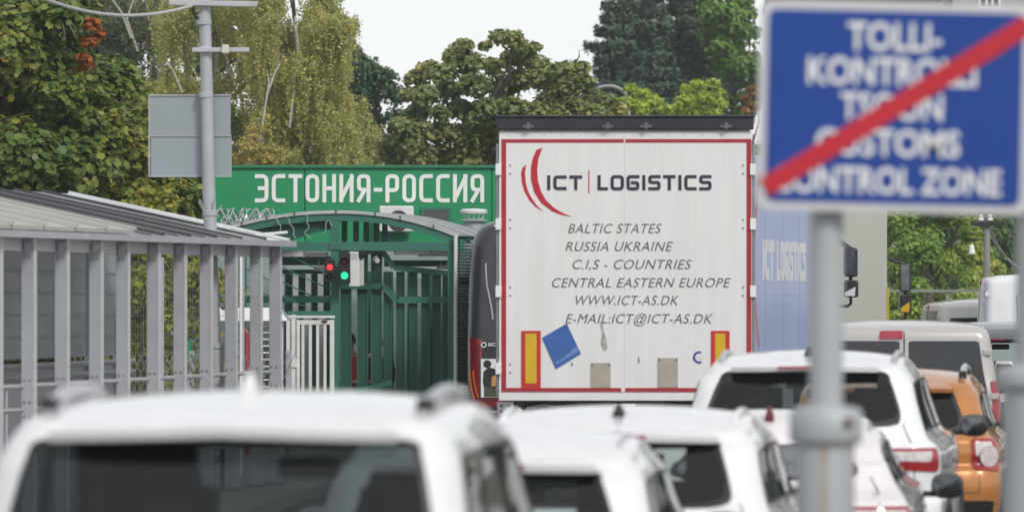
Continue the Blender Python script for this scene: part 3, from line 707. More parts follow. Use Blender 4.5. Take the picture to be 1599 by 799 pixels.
# arch rib: a shallow curve through the left end, crown and right end
def arc_px(t):   # t 0..1 over px 352..716
    px = 352+364*t; u = (px-528)/ (176 if px < 528 else 188)
    return px, 331+ (26 if px < 528 else 38)*abs(u)**2.1
rib = [K(*arc_px(k/28)) for k in range(29)]
m = MB()
for i in range(28):
    p, q = rib[i], rib[i+1]
    m.bar(p-Vector((0,0,.075)), q-Vector((0,0,.075)), .10, .10)
m.build('arch_rib', M_greend, cg)
m = MB()
for i in range(28):
    p, q = rib[i], rib[i+1]; m.bar(p+Vector((0,-.03,.0)), q+Vector((0,-.03,.0)), .10, .045)
m.build('roof_edge', mat('aluminium_edge', (.50,.51,.51), .4, metal=.3, var=.12, scale=3), cg)
m = MB()
for k in (2, 5, 8.3, 13.3, 18, 21, 25): 
    i = int(k); p = rib[i].lerp(rib[i+1], k-i); m.box(p.x-.012, p.x+.012, p.y-.09, p.y-.082, p.z-.03, p.z+.03)
m.build('clip', mat('dark_clip', (.08,.09,.09), .5), cg)
M_poly = mat('polycarbonate_sheet', (.62,.64,.65), .35, var=.08, scale=2, trans=.0)
n_, l_ = M_poly.node_tree.nodes, M_poly.node_tree.links
tr = n_.new('ShaderNodeBsdfTranslucent'); tr.inputs['Color'].default_value = (.75,.78,.78,1)
mx = n_.new('ShaderNodeMixShader'); mx.inputs['Fac'].default_value = .55
l_.new(n_['Principled BSDF'].outputs[0], mx.inputs[1]); l_.new(tr.outputs[0], mx.inputs[2]); l_.new(mx.outputs[0], n_['Material Output'].inputs['Surface'])
LEN = 2.2
for s0, s1 in ((0, .72), (.75, 1.46), (1.49, LEN)):
    MB().sheet([[p+hd*s+Vector((0,0,.012)) for s in (s0, s1)] for p in rib]).build('roof_sheet', M_poly, cg, smooth=True, solid=.012)
for s in (.735, 1.475, LEN):
    m = MB()
    for i in range(28): m.bar(rib[i]+hd*s-Vector((0,0,.05)), rib[i+1]+hd*s-Vector((0,0,.05)), .05, .08)
    m.build('arch_rib', M_dkgreen, cg)
# purlins under the roof
for k in (4, 9, 14, 19, 24):
    MB().bar(rib[k]-Vector((0,0,.05)), rib[k]+hd*LEN-Vector((0,0,.05)), .04, .06).build('purlin', M_dkgreen, cg)
# gable infill: dark sheet left of the middle post
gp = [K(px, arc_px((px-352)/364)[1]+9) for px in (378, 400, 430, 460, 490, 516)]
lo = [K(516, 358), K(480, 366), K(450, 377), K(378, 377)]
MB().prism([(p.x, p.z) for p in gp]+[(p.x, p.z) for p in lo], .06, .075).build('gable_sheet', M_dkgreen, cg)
def beam(px0, py0, px1, py1, dy=0.0, h=.1, d=.07, m_=M_greend, name='beam'):
    return MB().bar(K(px0, py0, dy), K(px1, py1, dy), d, h).build(name, m_, cg, bevel=.006)
beam(385, 385, 517, 384.5, -.01, .125); beam(529.5, 384.5, 699.5, 385, -.01, .125)
beam(440, 424, 516, 424, 1.6, .06, name='rail', m_=M_dkgreen)
beam(440, 407, 517, 407, 1.2, .13, m_=M_dkgreen)
beam(385, 467, 517, 467, .9, .10, name='rail'); beam(447, 489, 522, 489, -.3, .06, name='rail')
# stepped rails of the slatted wall on the right of the middle post
for pts, h in (([(530,392.5),(597,392.5),(615,417.5),(700,427)], .08), ([(530,446),(597,446),(620,468),(700,468)], .095)):
    m = MB(); dys = [.55, .55, .55, .55]
    for i in range(3): m.bar(K(*pts[i], dys[i]), K(*pts[i+1], dys[i+1]), .06, h)
    m.build('rail', M_greend, cg)
m = MB(); q = [(530,612),(560,609),(590,603),(612,596)]
for i in range(3): m.bar(K(*q[i], .35), K(*q[i+1], .35), .06, .075)
m.build('rail', M_greend, cg)
beam(612, 616, 700, 606, .5, .07, name='rail')
beam(600, 411, 700, 411, 1.8, .09, m_=M_dkgreen)
def slats(pxs, w, py0, py1, dy, m_, name='slat_panel', d=.03):
    m = MB()
    for px in pxs:
        a, b = K(px-w/2, py0, dy), K(px+w/2, py0, dy); z1 = K(px, py1, dy).z
        m.box(a.x, b.x, a.y-d/2, a.y+d/2, max(z1, .02), a.z)
    return m.build(name, m_, cg)
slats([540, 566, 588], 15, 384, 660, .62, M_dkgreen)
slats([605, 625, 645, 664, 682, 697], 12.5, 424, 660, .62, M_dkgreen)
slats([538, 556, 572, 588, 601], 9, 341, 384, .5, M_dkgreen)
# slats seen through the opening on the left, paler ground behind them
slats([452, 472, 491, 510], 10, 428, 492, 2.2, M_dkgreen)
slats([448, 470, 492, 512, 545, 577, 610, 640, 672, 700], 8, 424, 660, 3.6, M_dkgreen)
# light frame bars on the slat edges
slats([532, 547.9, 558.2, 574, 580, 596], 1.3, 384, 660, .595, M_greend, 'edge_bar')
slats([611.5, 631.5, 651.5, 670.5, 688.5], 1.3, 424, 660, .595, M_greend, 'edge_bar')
# slanting tie rods on the left
for a_, b_ in (((440,417),(517,452)),((440,440),(510,472)),((455,400),(517,431)),((385,380),(440,408)),((440,462),(480,480)),((385,420),(440,446)),((380,445),(440,470))):
    MB().tube([K(*a_, .1), K(*b_, .1)], .009, 6).build('tie_rod', M_greend, cg)
# right wall of the cage, running away beside the bus, louvred mesh
R0 = K(712, 368)
m = MB()
for k in range(60):
    z = .25+k*.045
    m.bar(R0*1.0*0+Vector((R0.x+.02, R0.y, z))+hd*.05, Vector((R0.x+.02, R0.y, z))+hd*2.1, .006, .022)
m.build('mesh_wall', M_greend, cg)
for s in (1.0, 2.15):
    MB().bar(Vector((R0.x, R0.y, 0))+hd*s, Vector((R0.x, R0.y, 2.7))+hd*s, .07, .07).build('post', M_greend, cg)
MB().bar(Vector((R0.x+.03, R0.y, K(0,438).z))+hd*.05, Vector((R0.x+.03, R0.y, K(0,438).z))+hd*2.1, .03, .12).build('beam', M_greend, cg)
m = MB()
for k in range(30):
    y = .05+k*.07; m.bar(Vector((R0.x+.01, R0.y, .2))+hd*y, Vector((R0.x+.01, R0.y, 2.72))+hd*y, .008, .008)
m.build('backing_mesh', M_dkgreen, cg)
# far screen and pale lining that show between the slats
YB = 5.1
a, b = K(300, 420, YB), K(760, 420, YB)
MB().box(a.x, b.x, a.y, a.y+.04, 0, K(0, 392, YB).z).build('back_panel', mat('grey_green_panel', (.26,.33,.31), .6, var=.25, scale=3), cg)
m = MB()
for k in range(70):
    z = .1+k*.032; m.box(a.x, b.x, a.y-.4, a.y-.395, z, z+.008)
m.build('back_mesh', M_dkgreen, cg)
MB().box(K(425,0,4).x, K(520,0,4).x, K(0,0,4).y, K(0,0,4).y+.05, 0, K(0,432,4).z).build('pale_screen', mat('pale_screen', (.40,.42,.41), .5, var=.1, scale=2), cg)

# tube lamps hanging under the beam
def tube_lamp(label, px0, px1, py0, py1, Y, zt):
    t = thing('tube_lamp', label, 'lamp', (X_((px0+px1)/2, Y), Y, Z_((py0+py1)/2, Y)), R(-3), 'white tube lamps in the cage')
    hw = (px1-px0)/2/F*Y; hh = (py1-py0)/2/F*Y
    MB().box(-hw, hw, -.05, .05, -hh, hh).build('diffuser', M_offwhite, t, bevel=.012)
    MB().box(-hw-.015, -hw-.002, -.055, .055, -hh-.004, hh+.004).box(hw+.002, hw+.015, -.055, .055, -hh-.004, hh+.004).build('end_cap', M_greypost, t)
    MB().box(-hw*.5-.01, -hw*.5+.01, -.01, .01, hh+.001, hh+zt).box(hw*.5-.01, hw*.5+.01, -.01, .01, hh+.001, hh+zt).build('hanger', M_greypost, t)
tube_lamp('white tube lamp left of the red signal, shorter and fatter', 437, 474, 391, 401, Yk+.4, .05)
tube_lamp('white tube lamp left of the red signal, touching the post end', 472, 511, 393.5, 401, Yk+.7, .05)
tube_lamp('long white tube lamp under the right beam, nearer one', 617, 673, 388.5, 397.5, Yk+.45, .03)
tube_lamp('white tube lamp under the right beam, overlapping behind the long one', 655, 703, 391, 400, Yk+.9, .05)
tube_lamp('small white tube lamp low behind the red signal', 493, 512, 416, 423, Yk+1.0, .08)
tube_lamp('small white tube lamp above the stepped rail near the bus', 684, 702, 415, 420, Yk+1.5, .05)

# signals
M_redon = mat('red_signal_lit', (.5,.02,.02), .3, emit=(1,.05,.06), estr=.9, var=.0)
M_greenon = mat('green_signal_lit', (.02,.5,.3), .3, emit=(.02,.75,.36), estr=.85, var=0)
M_redoff = mat('red_signal_dark', (.09,.012,.02), .15, var=.2, scale=20)
M_greenoff = mat('green_signal_dark', (.01,.04,.03), .15, var=.2)
def signal(label, px, pyt, pyb, lens, Y, w):
    t = thing('traffic_light', label, 'traffic light', (X_(px, Y), Y, Z_((pyt+pyb)/2, Y)), 0, 'signals at the cage post')
    hh = (pyb-pyt)/2/F*Y; hw = w/2/F*Y
    MB().box(-hw, hw, 0, .12, -hh, hh).build('housing', M_black, t, bevel=.012)
    for (py, m_) in lens:
        z = Z_(py, Y)-t.location.z; r = hw*.66
        MB().lathe([(.01,-.022),(r*.6,-.019),(r,-.006),(r,-.001)], (0,0,z), 'Y', 20).build('lens', m_, t, smooth=True)
        m = MB(); m.sheet([[(r*1.12*math.cos(a), yy, z+r*1.12*math.sin(a)) for yy in (-.001, -.09)] for a in [math.pi*(k/12) for k in range(13)]])
        m.build('visor', M_black, t, solid=.005)
    MB().box(-.02,.02,.121,.2,-.02,.02).build('bracket', M_black, t)
signal('traffic light left of the green post with its red lamp lit', 515, 404, 440, [(417, M_redon), (432, M_greenoff)], Yk-.35, 15)
signal('traffic light right of the green post with its green lamp lit', 538, 394, 442, [(408, M_redoff), (430, M_greenon)], Yk-.35, 18)
bx = thing('control_box', 'tall pale grey control box beside the green lit signal', 'cabinet', (X_(556.5, Yk-.3), Yk-.3, Z_(420, Yk-.3)))
hw, hh = 11.5/F*Yk, 27/F*Yk
MB().box(-hw, hw*.45, 0, .2, -hh, hh).build('front_case', M_offwhite, bx, bevel=.008)
MB().box(hw*.45+.002, hw, .012, .2, -hh+.01, hh-.005).build('side_case', mat('pale_grey', (.5,.5,.49), .5), bx, bevel=.006)
m = MB()
for k in range(5): m.box(-hw*.7, hw*.1, -.004, -.001, hh*.55+k*.02, hh*.55+k*.02+.008)
m.build('vent_slots', M_greypost, bx)
cm = thing('dome_camera', 'small dark camera hanging above the grey control box', 'camera', (X_(565, Yk-.3), Yk-.3, Z_(398, Yk-.3)))
MB().lathe([(.045,.05),(.045,.0),(.04,-.03),(.02,-.05),(.002,-.055)], (0,0,0), n=14).build('dome', M_black, cm, smooth=True)
MB().box(-.012,.012,-.012,.25,.051,.075).build('arm', M_black, cm)
cm2 = thing('flood_lamp', 'little grey fitting on the rail right of the control box', 'lamp', (X_(587, Yk+.5), Yk+.48, Z_(405, Yk+.5)))
MB().lathe([(.05,-.03),(.055,0),(.03,.05)], (0,0,0), n=12).build('head', M_greypost, cm2, smooth=True)
MB().box(-.01,.01,-.01,.01,.05,.13).build('stem', M_black, cm2)
MB().lathe([(.012,-.01),(.035,.0),(.035,.02)], (.02,-.05,-.02), 'Y', 12).build('lens', M_plate, cm2)
# cables looping over the gable
for k, pts in enumerate(([(478,336),(482,352),(476,366),(486,372)],[(505,366),(512,344),(519,352)],[(430,342),(438,352),(432,376)],[(448,339),(455,352),(462,372)])):
    q = [Vector(P(px, py, Yk-.12)) for px, py in pts]
    fine = []
    for i in range(len(q)-1):
        for s in range(5): fine.append(q[i].lerp(q[i+1], s/5)+Vector((.015*math.sin(s*1.2), 0, 0)))
    tag(MB().tube(fine+[q[-1]], .009, 6).build('cable', mat('cable_grey', (.25,.32,.30), .6), smooth=True),
        ['loop of thin cable hanging under the arch left of the post', 'bent cable beside the top of the middle green post', 'thin cable hanging at the far left of the arch', 'thin cable crossing the gable sheet'][k], 'cable', 'cables on the arch')
# grey downpipe with a black cable
dp = thing('downpipe', 'pale grey downpipe with black cable at the right corner of the cage', 'pipe', (X_(711.5, Yk-.15), Yk-.15, 0))
MB().tube([(0,0,0),(0,0,Z_(366,Yk))], .028, 10).build('pipe', M_offwhite, dp, smooth=True)
MB().tube([(.045+.006*math.sin(k*1.7), -.02, Z_(372,Yk)-k*.14) for k in range(19)], .009, 6).build('cable', M_black, dp, smooth=True)
# razor wire
def razor(label, px0, px1, py, Y, rad, turns, seed):
    rg = random.Random(seed); x0, x1, z = X_(px0, Y), X_(px1, Y), Z_(py, Y); n = turns*18
    t = thing('razor_wire', label, 'razor wire', ((x0+x1)/2, Y, z), 0, 'razor wire coils'); m = MB()
    for s_ in (1, -1):
        m.tube([((x0-x1)/2+(x1-x0)*k/n+.05*math.sin(k*.5), rad*math.cos(s_*k/18*6.283)*1.2, rad*(math.sin(s_*k/18*6.283)+.06*math.sin(k*.9))) for k in range(n+1)], .009, 5)
    m.build('coil', M_chrome, t, smooth=True)
    MB().tube([((x0-x1)/2, 0, -rad*.6), ((x1-x0)/2, 0, -rad*.75)], .008, 5).build('line_wire', M_chrome, t)
razor('tangled razor wire coil above the shelter roof, nearer one', 336, 428, 345, Yk+1.5, .17, 9, 1)
razor('razor wire coil behind, sloping down beside the arch', 345, 445, 351, Yk+3, .14, 8, 2)
for lab, px0, px1, py in (('low steel fence rail post carrying razor wire', 338, 372, 356),):
    f_ = thing('wire_bracket', 'grey angled bracket carrying the razor wire', 'bracket', (X_(355, Yk+1.5), Yk+1.5, 0))
    MB().bar((-.14,0,Z_(352,Yk+1.5)),(.22,0,Z_(346,Yk+1.5)),.03,.05).build('arm', M_greypost, f_)
    MB().box(-.03,.03,-.03,.03,0,Z_(352,Yk+1.5)).build('post', M_greypost, f_)
# white street lamp head peeping over the shelter end
lh = thing('led_lamp', 'white flat lamp head on an arm above the shelter end', 'lamp', (X_(425, 62), 62, Z_(364, 62)))
MB().obox((.06,0,.0),(1,0,.09),(0,1,0),(-.09,0,1),.11,.05,.016).build('head', M_white, lh, bevel=.01)
MB().tube([(-.05,0,-.005),(-.2,0,-.03),(-.32,0,-.03),(-.34,.0,-.2),(-.34,0,-Z_(364,62))], .016, 8).build('arm', M_white, lh, smooth=True)

# white gate
Yq = 78.0
gt = thing('white_gate', 'narrow white steel gate with vertical bars beside the cage post', 'gate', (X_(485, Yq), Yq, 0))
def gq(px): return X_(px, Yq)-X_(485, Yq)
zt, zb = Z_(493, Yq), .12
def gbox(px0, px1, z0, z1, d0=-.03, d1=.03, name='bar', m_=M_offwhite):
    return MB().box(gq(px0), gq(px1), d0, d1, z0, z1).build(name, m_, gt, bevel=.004)
gbox(447, 453, 0, Z_(492,Yq), -.035, .035, 'hinge_post'); gbox(455, 461.5, 0, Z_(491,Yq), -.035, .035, 'hinge_post')
m = MB(); z2 = zt-.06
m.box(gq(463), gq(468.5), -.025, .025, zb, zt-.055); m.box(gq(515), gq(522), -.025, .025, zb, zt-.055)
m.box(gq(468.5)+.001, gq(515)-.001, -.025, .025, zt-.12, zt-.057); m.box(gq(468.5)+.001, gq(515)-.001, -.025, .025, zb, zb+.06)
m.build('frame', M_offwhite, gt, bevel=.004)
gbox(447, 523, zt-.03, zt+.005, -.04, .04, 'lintel')
for px in (473, 484.5, 496, 507.5): gbox(px-2.3, px+2.3, zb+.062, zt-.122, -.018, .018, 'bar')
gbox(454, 464, Z_(573,Yq), Z_(560,Yq), -.06, -.036, 'latch', M_plate)
MB().box(gq(503), gq(511), -.05, -.03, zt-.085, zt-.06).build('closer', M_black, gt)

# turnstile
Yv = 72.0
ts = thing('turnstile', 'white full height turnstile with comb bars behind the last shelter posts', 'turnstile', (X_(395, Yv), Yv, 0))
def tq(px): return X_(px, Yv)-X_(395, Yv)
m = MB(); zc = Z_(501, Yv); zd = Z_(480, Yv)
m.add([(tq(338),-.4,zc),(tq(452),-.4,zc),(tq(452),.8,zc),(tq(338),.8,zc),(tq(342),-.3,zd),(tq(436),-.3,zd),(tq(436),.6,zd),(tq(342),.6,zd)],
      [(0,3,2,1),(4,5,6,7),(0,1,5,4),(1,2,6,5),(2,3,7,6),(3,0,4,7)])
m.build('hood', M_white2, ts, bevel=.02)
for px in (343, 404, 441): MB().box(tq(px)-.02, tq(px)+.02, -.3, -.26, 0, zc-.002).build('post', M_offwhite, ts)
m = MB()
for k in range(13):
    z = Z_(508+17*k/1.0*.62, Yv)
    m.tube([(tq(406), -.24, z), (tq(406)+(.17 if k % 2 else .12), -.24, z)], .010, 6)
m.build('comb_bars', M_white2, ts)
m = MB()
for k in range(10):
    z = Z_(515+15*k*.8, Yv)
    for a in (.4, 2.5, 4.6): m.tube([(tq(378), .2, z), (tq(378)+.3*math.cos(a), .2+.3*math.sin(a), z)], .012, 6)
m.tube([(tq(378), .2, .05), (tq(378), .2, zc)], .03, 10)
m.build('rotor', M_alu, ts, smooth=True)
sp = thing('striped_post', 'slim post banded red and dark green behind the shelter rail', 'post', (X_(386, 70), 70, 0))
zz = [0, .3, .55, .75, .95, 1.60]
for i, c in enumerate((0, 1, 0, 1, 0)):
    MB().lathe([(.022,zz[i]+.001),(.022,zz[i+1])], (0,0,0), n=12).build('band', [mat('red_band', (.42,.03,.05), .4), mat('green_band', (.02,.10,.07), .4)][c], sp)
MB().tube([(0,0,1.60),(-.012,0,1.64),(-.05,0,1.655)], .022, 10).build('head', mat('red_band', (.42,.03,.05)), sp, smooth=True)

# two people waiting behind the slats (only slivers show)
def person(label, loc, rz, h, jacket, trousers, hair=(.03,.02,.015)):
    o = thing('person', label, 'person', loc, rz); s = h/1.75
    def skin(name, nodes, edges, m_, sub=2):
        me = bpy.data.meshes.new(name); me.from_pydata([tuple(Vector(n[0])*s) for n in nodes], edges, []); ob = bpy.data.objects.new(name, me); col.objects.link(ob)
        md = ob.modifiers.new('skin', 'SKIN'); 
        for i, n in enumerate(nodes): me.skin_vertices[0].data[i].radius = (n[1]*s, n[2]*s)
        me.skin_vertices[0].data[0].use_root = True
        ob.modifiers.new('sub', 'SUBSURF').levels = sub; ob.modifiers['sub'].render_levels = sub
        me.materials.append(m_); ob.parent = o
        return ob
    sk = mat('skin', (.48,.30,.23), .5, var=.06)
    N = [((0,0,.95),.15,.11),((0,.01,1.2),.13,.10),((0,.01,1.42),.155,.10),((0,.0,1.50),.06,.06),((0,-.01,1.58),.075,.085),((0,-.02,1.68),.08,.095),((0,-.01,1.74),.05,.06)]
    E = [(0,1),(1,2),(2,3),(3,4),(4,5),(5,6)]
    for sx in (-1, 1):
        b = len(N); N += [((sx*.10,0,.90),.085,.09),((sx*.11,-.02,.5),.055,.06),((sx*.11,.02,.10),.04,.045),((sx*.12,-.13,.03),.04,.03)]
        E += [(0,b),(b,b+1),(b+1,b+2),(b+2,b+3)]
        b = len(N); N += [((sx*.20,.01,1.41),.06,.06),((sx*.26,.02,1.14),.042,.042),((sx*.25,-.10,.92),.03,.03),((sx*.245,-.14,.83),.035,.02)]
        E += [(2,b),(b,b+1),(b+1,b+2),(b+2,b+3)]
        q = len(N)
        for j in range(4): 
            N.append(((sx*.245+(j-1.5)*.016, -.165, .75-.006*abs(j-1.5)), .008, .008)); E.append((b+3, q+j))
        N.append(((sx*.215, -.175, .79), .009, .009)); E.append((b+3, q+4))
    skin('body', N, E, sk)
    J = [((0,0,.92),.19,.14),((0,.01,1.2),.17,.13),((0,.01,1.43),.18,.12),((0,.0,1.49),.08,.08)]
    JE = [(0,1),(1,2),(2,3)]
    for sx in (-1, 1):
        b = len(J); J += [((sx*.21,.01,1.41),.085,.085),((sx*.265,.02,1.14),.068,.068),((sx*.255,-.085,.95),.055,.055)]; JE += [(2,b),(b,b+1),(b+1,b+2)]
    skin('jacket', J, JE, mat('cloth_'+jacket[0], jacket[1], .8, var=.15, scale=12))
    T = [((0,0,.95),.165,.125)]; TE = []
    for sx in (-1, 1):
        b = len(T); T += [((sx*.10,0,.88),.105,.11),((sx*.11,-.02,.5),.08,.085),((sx*.11,.02,.11),.07,.075)]; TE += [(0,b),(b,b+1),(b+1,b+2)]
    skin('trousers', T, TE, mat('cloth_'+trousers[0], trousers[1], .85, var=.15, scale=12))
    MB().lathe([(.005,.11),(.05,.10),(.085,.06),(.098,.0),(.09,-.04),(.06,-.07)], tuple(Vector((0,.015,1.665))*s), n=14).build('hair', mat('hair', hair, .7), o, smooth=True)
    m = MB()
    for sx in (-.03, .03): m.obox(Vector((sx,-.115,1.665))*s,(1,0,0),(0,1,0),(0,0,1),.012*s,.006*s,.006*s)
    m.build('eyes', M_black, o)
    MB().obox(Vector((0,-.12,1.64))*s,(1,0,0),(0,1,0),(0,0,1),.012*s,.018*s,.022*s).build('nose', sk, o, bevel=.006)
    MB().obox(Vector((0,-.10,1.595))*s,(1,0,0),(0,1,0),(0,0,1),.022*s,.008*s,.006*s).build('mouth', mat('lips', (.32,.12,.10), .5), o)
person('person in a red jacket half hidden behind the dark green slats', (X_(546, Yk+1.6), Yk+1.6, 0), R(15), 1.5, ('red', (.45,.03,.03)), ('navy', (.02,.03,.05)))
person('person in dark clothes whose face shows between the green slats', (X_(588, Yk+1.9), Yk+1.9, 0), R(-5), 1.46, ('dark', (.03,.035,.05)), ('black', (.02,.02,.022)))

# ------------------------------------------------------------------ the grey roofed walkway shelter
d_ = Vector((.1942, .981, 0)); n_v = Vector((-.981, .1942, 0))
def shX(Y): return -4.44+.198*(Y-49)
SB = Vector((shX(54), 54, 0))
sh = thing('walkway_shelter', 'long grey steel walkway shelter with sloping sheet roof and tube railings', 'shelter', SB)
def S3(Y, off, z): return Vector((shX(Y), Y, z))+n_v*off-SB
M_shpost = mat('shelter_grey', (.40,.41,.44), .5, metal=.05, var=.07, scale=3, dirt=(.34,.345,.37), dirt_amt=.6, dirt_scale=1.6)
M_shlight = mat('shelter_lit_edge', (.52,.52,.53), .45, var=.06)
M_white_sheet = mat('white_roof_beam', (.62,.62,.62), .5, var=.06)
EZ, RZ, RW = 2.62, 3.12, 2.2
pY = [45.9, 46.9, 47.9, 48.95] + [14.14/(.198-(px-CX)/F) for px in (45, 97, 150, 192, 240, 281, 322, 361, 400, 430)]
for y in pY:
    c = S3(y, 0, EZ/2-.01)
    MB().obox(c, n_v, d_, (0,0,1), .055, .045, EZ/2-.01).build('post', M_shpost, sh, bevel=.006)
    c = S3(y, -.059, EZ/2-.02)
    MB().obox(c, n_v, d_, (0,0,1), .003, .05, EZ/2-.02).build('lit_edge', M_shlight, sh)  # brighter road-side face of the post, its light put into a paler strip
    m = MB()
    for z_ in (1.02, 1.15, 1.34, 2.42):
        for o_ in (-.025, .025): m.obox(S3(y, o_, z_)-d_*.048, n_v, d_, (0,0,1), .009, .006, .009)
    m.build('bolts', M_galv, sh)
    MB().obox(S3(y, 0, .14), n_v, d_, (0,0,1), .10, .10, .012).build('base_plate', M_galv, sh)
    MB().obox(S3(y, .0, EZ-.11)+d_*.0, n_v, d_, (0,0,1), .02, .075, .05).build('gusset', M_shpost, sh)
MB().bar(S3(44, .07, EZ-.08), S3(59.2, .07, EZ-.08), .06, .13).build('eave_beam', M_white_sheet, sh)
MB().bar(S3(44, RW-.2, RZ-.14), S3(59.2, RW-.2, RZ-.14), .08, .12).build('ridge_beam', M_shpost, sh)
for a, b in zip(pY[:-1], pY[1:]):
    for z, r_ in ((1.285, .021), (1.08, .017), (.55, .017)):
        MB().tube([S3(a, .045, z)+d_*.05, S3((a+b)/2, .04, z+.004), S3(b, .045, z)-d_*.05], r_, 8).build('railing_tube', M_greypost, sh, smooth=True)
    if int(a*7) % 2 == 0:
        MB().tube([S3((a+b)/2, .05, 0), S3((a+b)/2, .05, 1.28)], .012, 6).build('baluster', M_greypost, sh, smooth=True)
# back side: posts, inner hand rails, tinted panes to the left
M_pane = mat('shelter_pane', (.36,.41,.43), .15, var=.15, scale=1.5, alpha=.72, coat=.3)
for i, y in enumerate([46, 48.2, 50.4, 52.6, 54.4, 55.5, 56.6, 57.7, 58.8, 59.9]):
    MB().obox(S3(y, RW-.25, (RZ-.12)/2), n_v, d_, (0,0,1), .03, .03, (RZ-.12)/2).build('back_post', M_shpost, sh)
for a, b in zip([51.1, 52.2, 53.3, 54.4, 55.5, 56.6, 57.7, 58.8], [52.2, 53.3, 54.4, 55.5, 56.6, 57.7, 58.8, 59.9]):
    MB().obox((S3(a, RW-.25, 2.07)+S3(b, RW-.25, 2.07))/2, d_, n_v, (0,0,1), .51, .006, .62).build('back_pane', M_pane, sh)
    m = MB()
    for z in (1.45, 1.66, 1.88, 2.10, 2.32, 2.54, 2.69): m.bar(S3(a, RW-.27, z)+d_*.05, S3(b, RW-.27, z)-d_*.05, .012, .012)
    m.build('pane_bead', M_greypost, sh)
for z in (1.38, 1.27):
    MB().tube([S3(44, RW-.36, z), S3(60.2, RW-.36, z)], .03, 8).build('hand_rail', M_greypost, sh, smooth=True)
MB().obox((S3(44, RW-.22, .68)+S3(60.0, RW-.22, .68))/2, d_, n_v, (0,0,1), 8.1, .012, .70).build('back_kickboard', mat('kickboard_grey', (.60,.61,.63), .5, var=.08, scale=2, dirt=(.45,.46,.47), dirt_amt=.5), sh)
# roof bays
M_rooflight = mat('roof_sheet_pale', (.42,.41,.38), .5, var=.06, scale=2, dirt=(.30,.29,.27), dirt_amt=.5, dirt_scale=1.5)
M_roofgrey = mat('roof_sheet_grey', (.33,.335,.345), .3, var=.1, scale=2, coat=.3)
M_roofwhite = mat('roof_sheet_white', (.66,.67,.68), .35, var=.05, scale=2)
M_cap = mat('roof_seam_dark', (.05,.05,.056), .5)
def roof_bay(y0, y1, m_, th=.03, dz=0.0):
    q = [S3(y0, -.14, EZ+dz), S3(y1, -.14, EZ+dz), S3(y1, RW, RZ+dz), S3(y0, RW, RZ+dz)]
    v = q+[p+Vector((0,0,th)) for p in q]
    MB().add(v, [(0,1,2,3),(7,6,5,4),(4,5,1,0),(5,6,2,1),(6,7,3,2),(7,4,0,3)]).build('roof_sheet', m_, sh)
def seam(y, m_, w=.05, h=.05, dz=.03):
    MB().bar(S3(y, -.16, EZ+dz+h/2+.001), S3(y, RW+.01, RZ+dz+h/2+.001), w, h).build('roof_seam', m_, sh)
yy = 44.0
for k in range(9):
    roof_bay(yy, yy+.96, M_rooflight, .035, .035); seam(yy+.98, M_rooflight, .035, .025, .072); yy += 1.0
edge = yy
for k in range(4):
    roof_bay(yy, yy+.97, M_roofgrey, .02); seam(yy+.985, M_cap, .035, .022, .022); seam(yy+.5, M_cap, .03, .012, .022); yy += 1.0
while yy < 59.0:
    roof_bay(yy, min(yy+.98, 59.35), M_roofgrey if yy < 57.9 else M_roofwhite, .02); seam(min(yy+.99, 59.36), M_roofwhite if yy > 57 else M_cap, .04, .026, .022); yy += 1.0
MB().bar(S3(44, -.15, EZ-.005), S3(59.3, -.15, EZ-.005), .02, .06).build('eave_trim', M_shpost, sh)
for y in pY[::2]:
    MB().bar(S3(y, .0, EZ-.035), S3(y, RW-.2, RZ-.075), .05, .07).build('rafter', M_shpost, sh)
# fence of welded mesh behind the shelter
mf = thing('mesh_fence', 'welded mesh fence with slim posts behind the shelter railing', 'fence', (X_(270, 63), 63, 0))
x0, x1 = X_(190, 63)-X_(270, 63), X_(378, 63)-X_(270, 63)
for k in range(4):
    x = x0+(x1-x0)*k/3; MB().box(x-.025, x+.025, -.025, .025, 0, 2.5).build('post', M_greypost, mf)
m = MB()
for k in range(45): x = x0+(x1-x0)*k/44; m.box(x-.0016, x+.0016, -.003, .003, .05, 2.45)
for k in range(25): m.box(x0, x1, .004, .01, .05+k*.1, .0535+k*.1)
m.build('mesh', mat('mesh_wire', (.16,.19,.18), .5), mf)
lf = thing('lattice_fence', 'low brownish diamond lattice fence behind the mesh', 'fence', (X_(285, 64.5), 64.5, 0))
m = MB()
for k in range(-8, 22):
    xa = -.8+k*.075
    for sgn in (1, -1):
        p = [(xa+sgn*.0 if sgn>0 else xa+.5, 0 if sgn>0 else .012, .3), (xa+.5 if sgn>0 else xa, 0 if sgn>0 else .012, 1.42)]
        m.bar(p[0], p[1], .02, .008)
m.build('lattice', mat('dull_wood', (.22,.20,.16), .8, var=.2), lf)
for k in range(3): MB().box(-1.0+k*1.1-.03, -1.0+k*1.1+.03, .02, .08, 0, 1.45).build('post', M_greypost, lf)

# pole through the shelter with its crossarms, and the sign seen from behind
Yu = 57.3
pb = Vector((X_(339, Yu), Yu, 0))
pu = thing('utility_pole', 'tall grey steel pole rising through the shelter roof with two crossarms', 'pole', pb)
def U(px, py, dy=0): return Vector(P(px, py, Yu+dy))-pb
top = U(317.5, -40)
sh_pts = [Vector((0,0,0)), U(335, 545), U(334.8, 545), U(326, 290), U(321.5, 75), top]
MB().tube(sh_pts, [.088,.088,.066,.064,.060,.058], 18).build('shaft', M_greypost, pu, smooth=True)
for py, r_ in ((540,.10),(333,.075),(149,.072),(78,.072),(35,.078),(28,.07)):
    c = U(335-(545-py)*.0335, py); MB().lathe([(r_*.9,-.03),(r_,-.022),(r_,.022),(r_*.9,.03)], c, n=18).build('clamp', M_greypost, pu, smooth=False)
MB().bar(U(264, 4, -.09), U(402, 7, -.09), .05, .055).build('crossarm', M_alu, pu, bevel=.006)
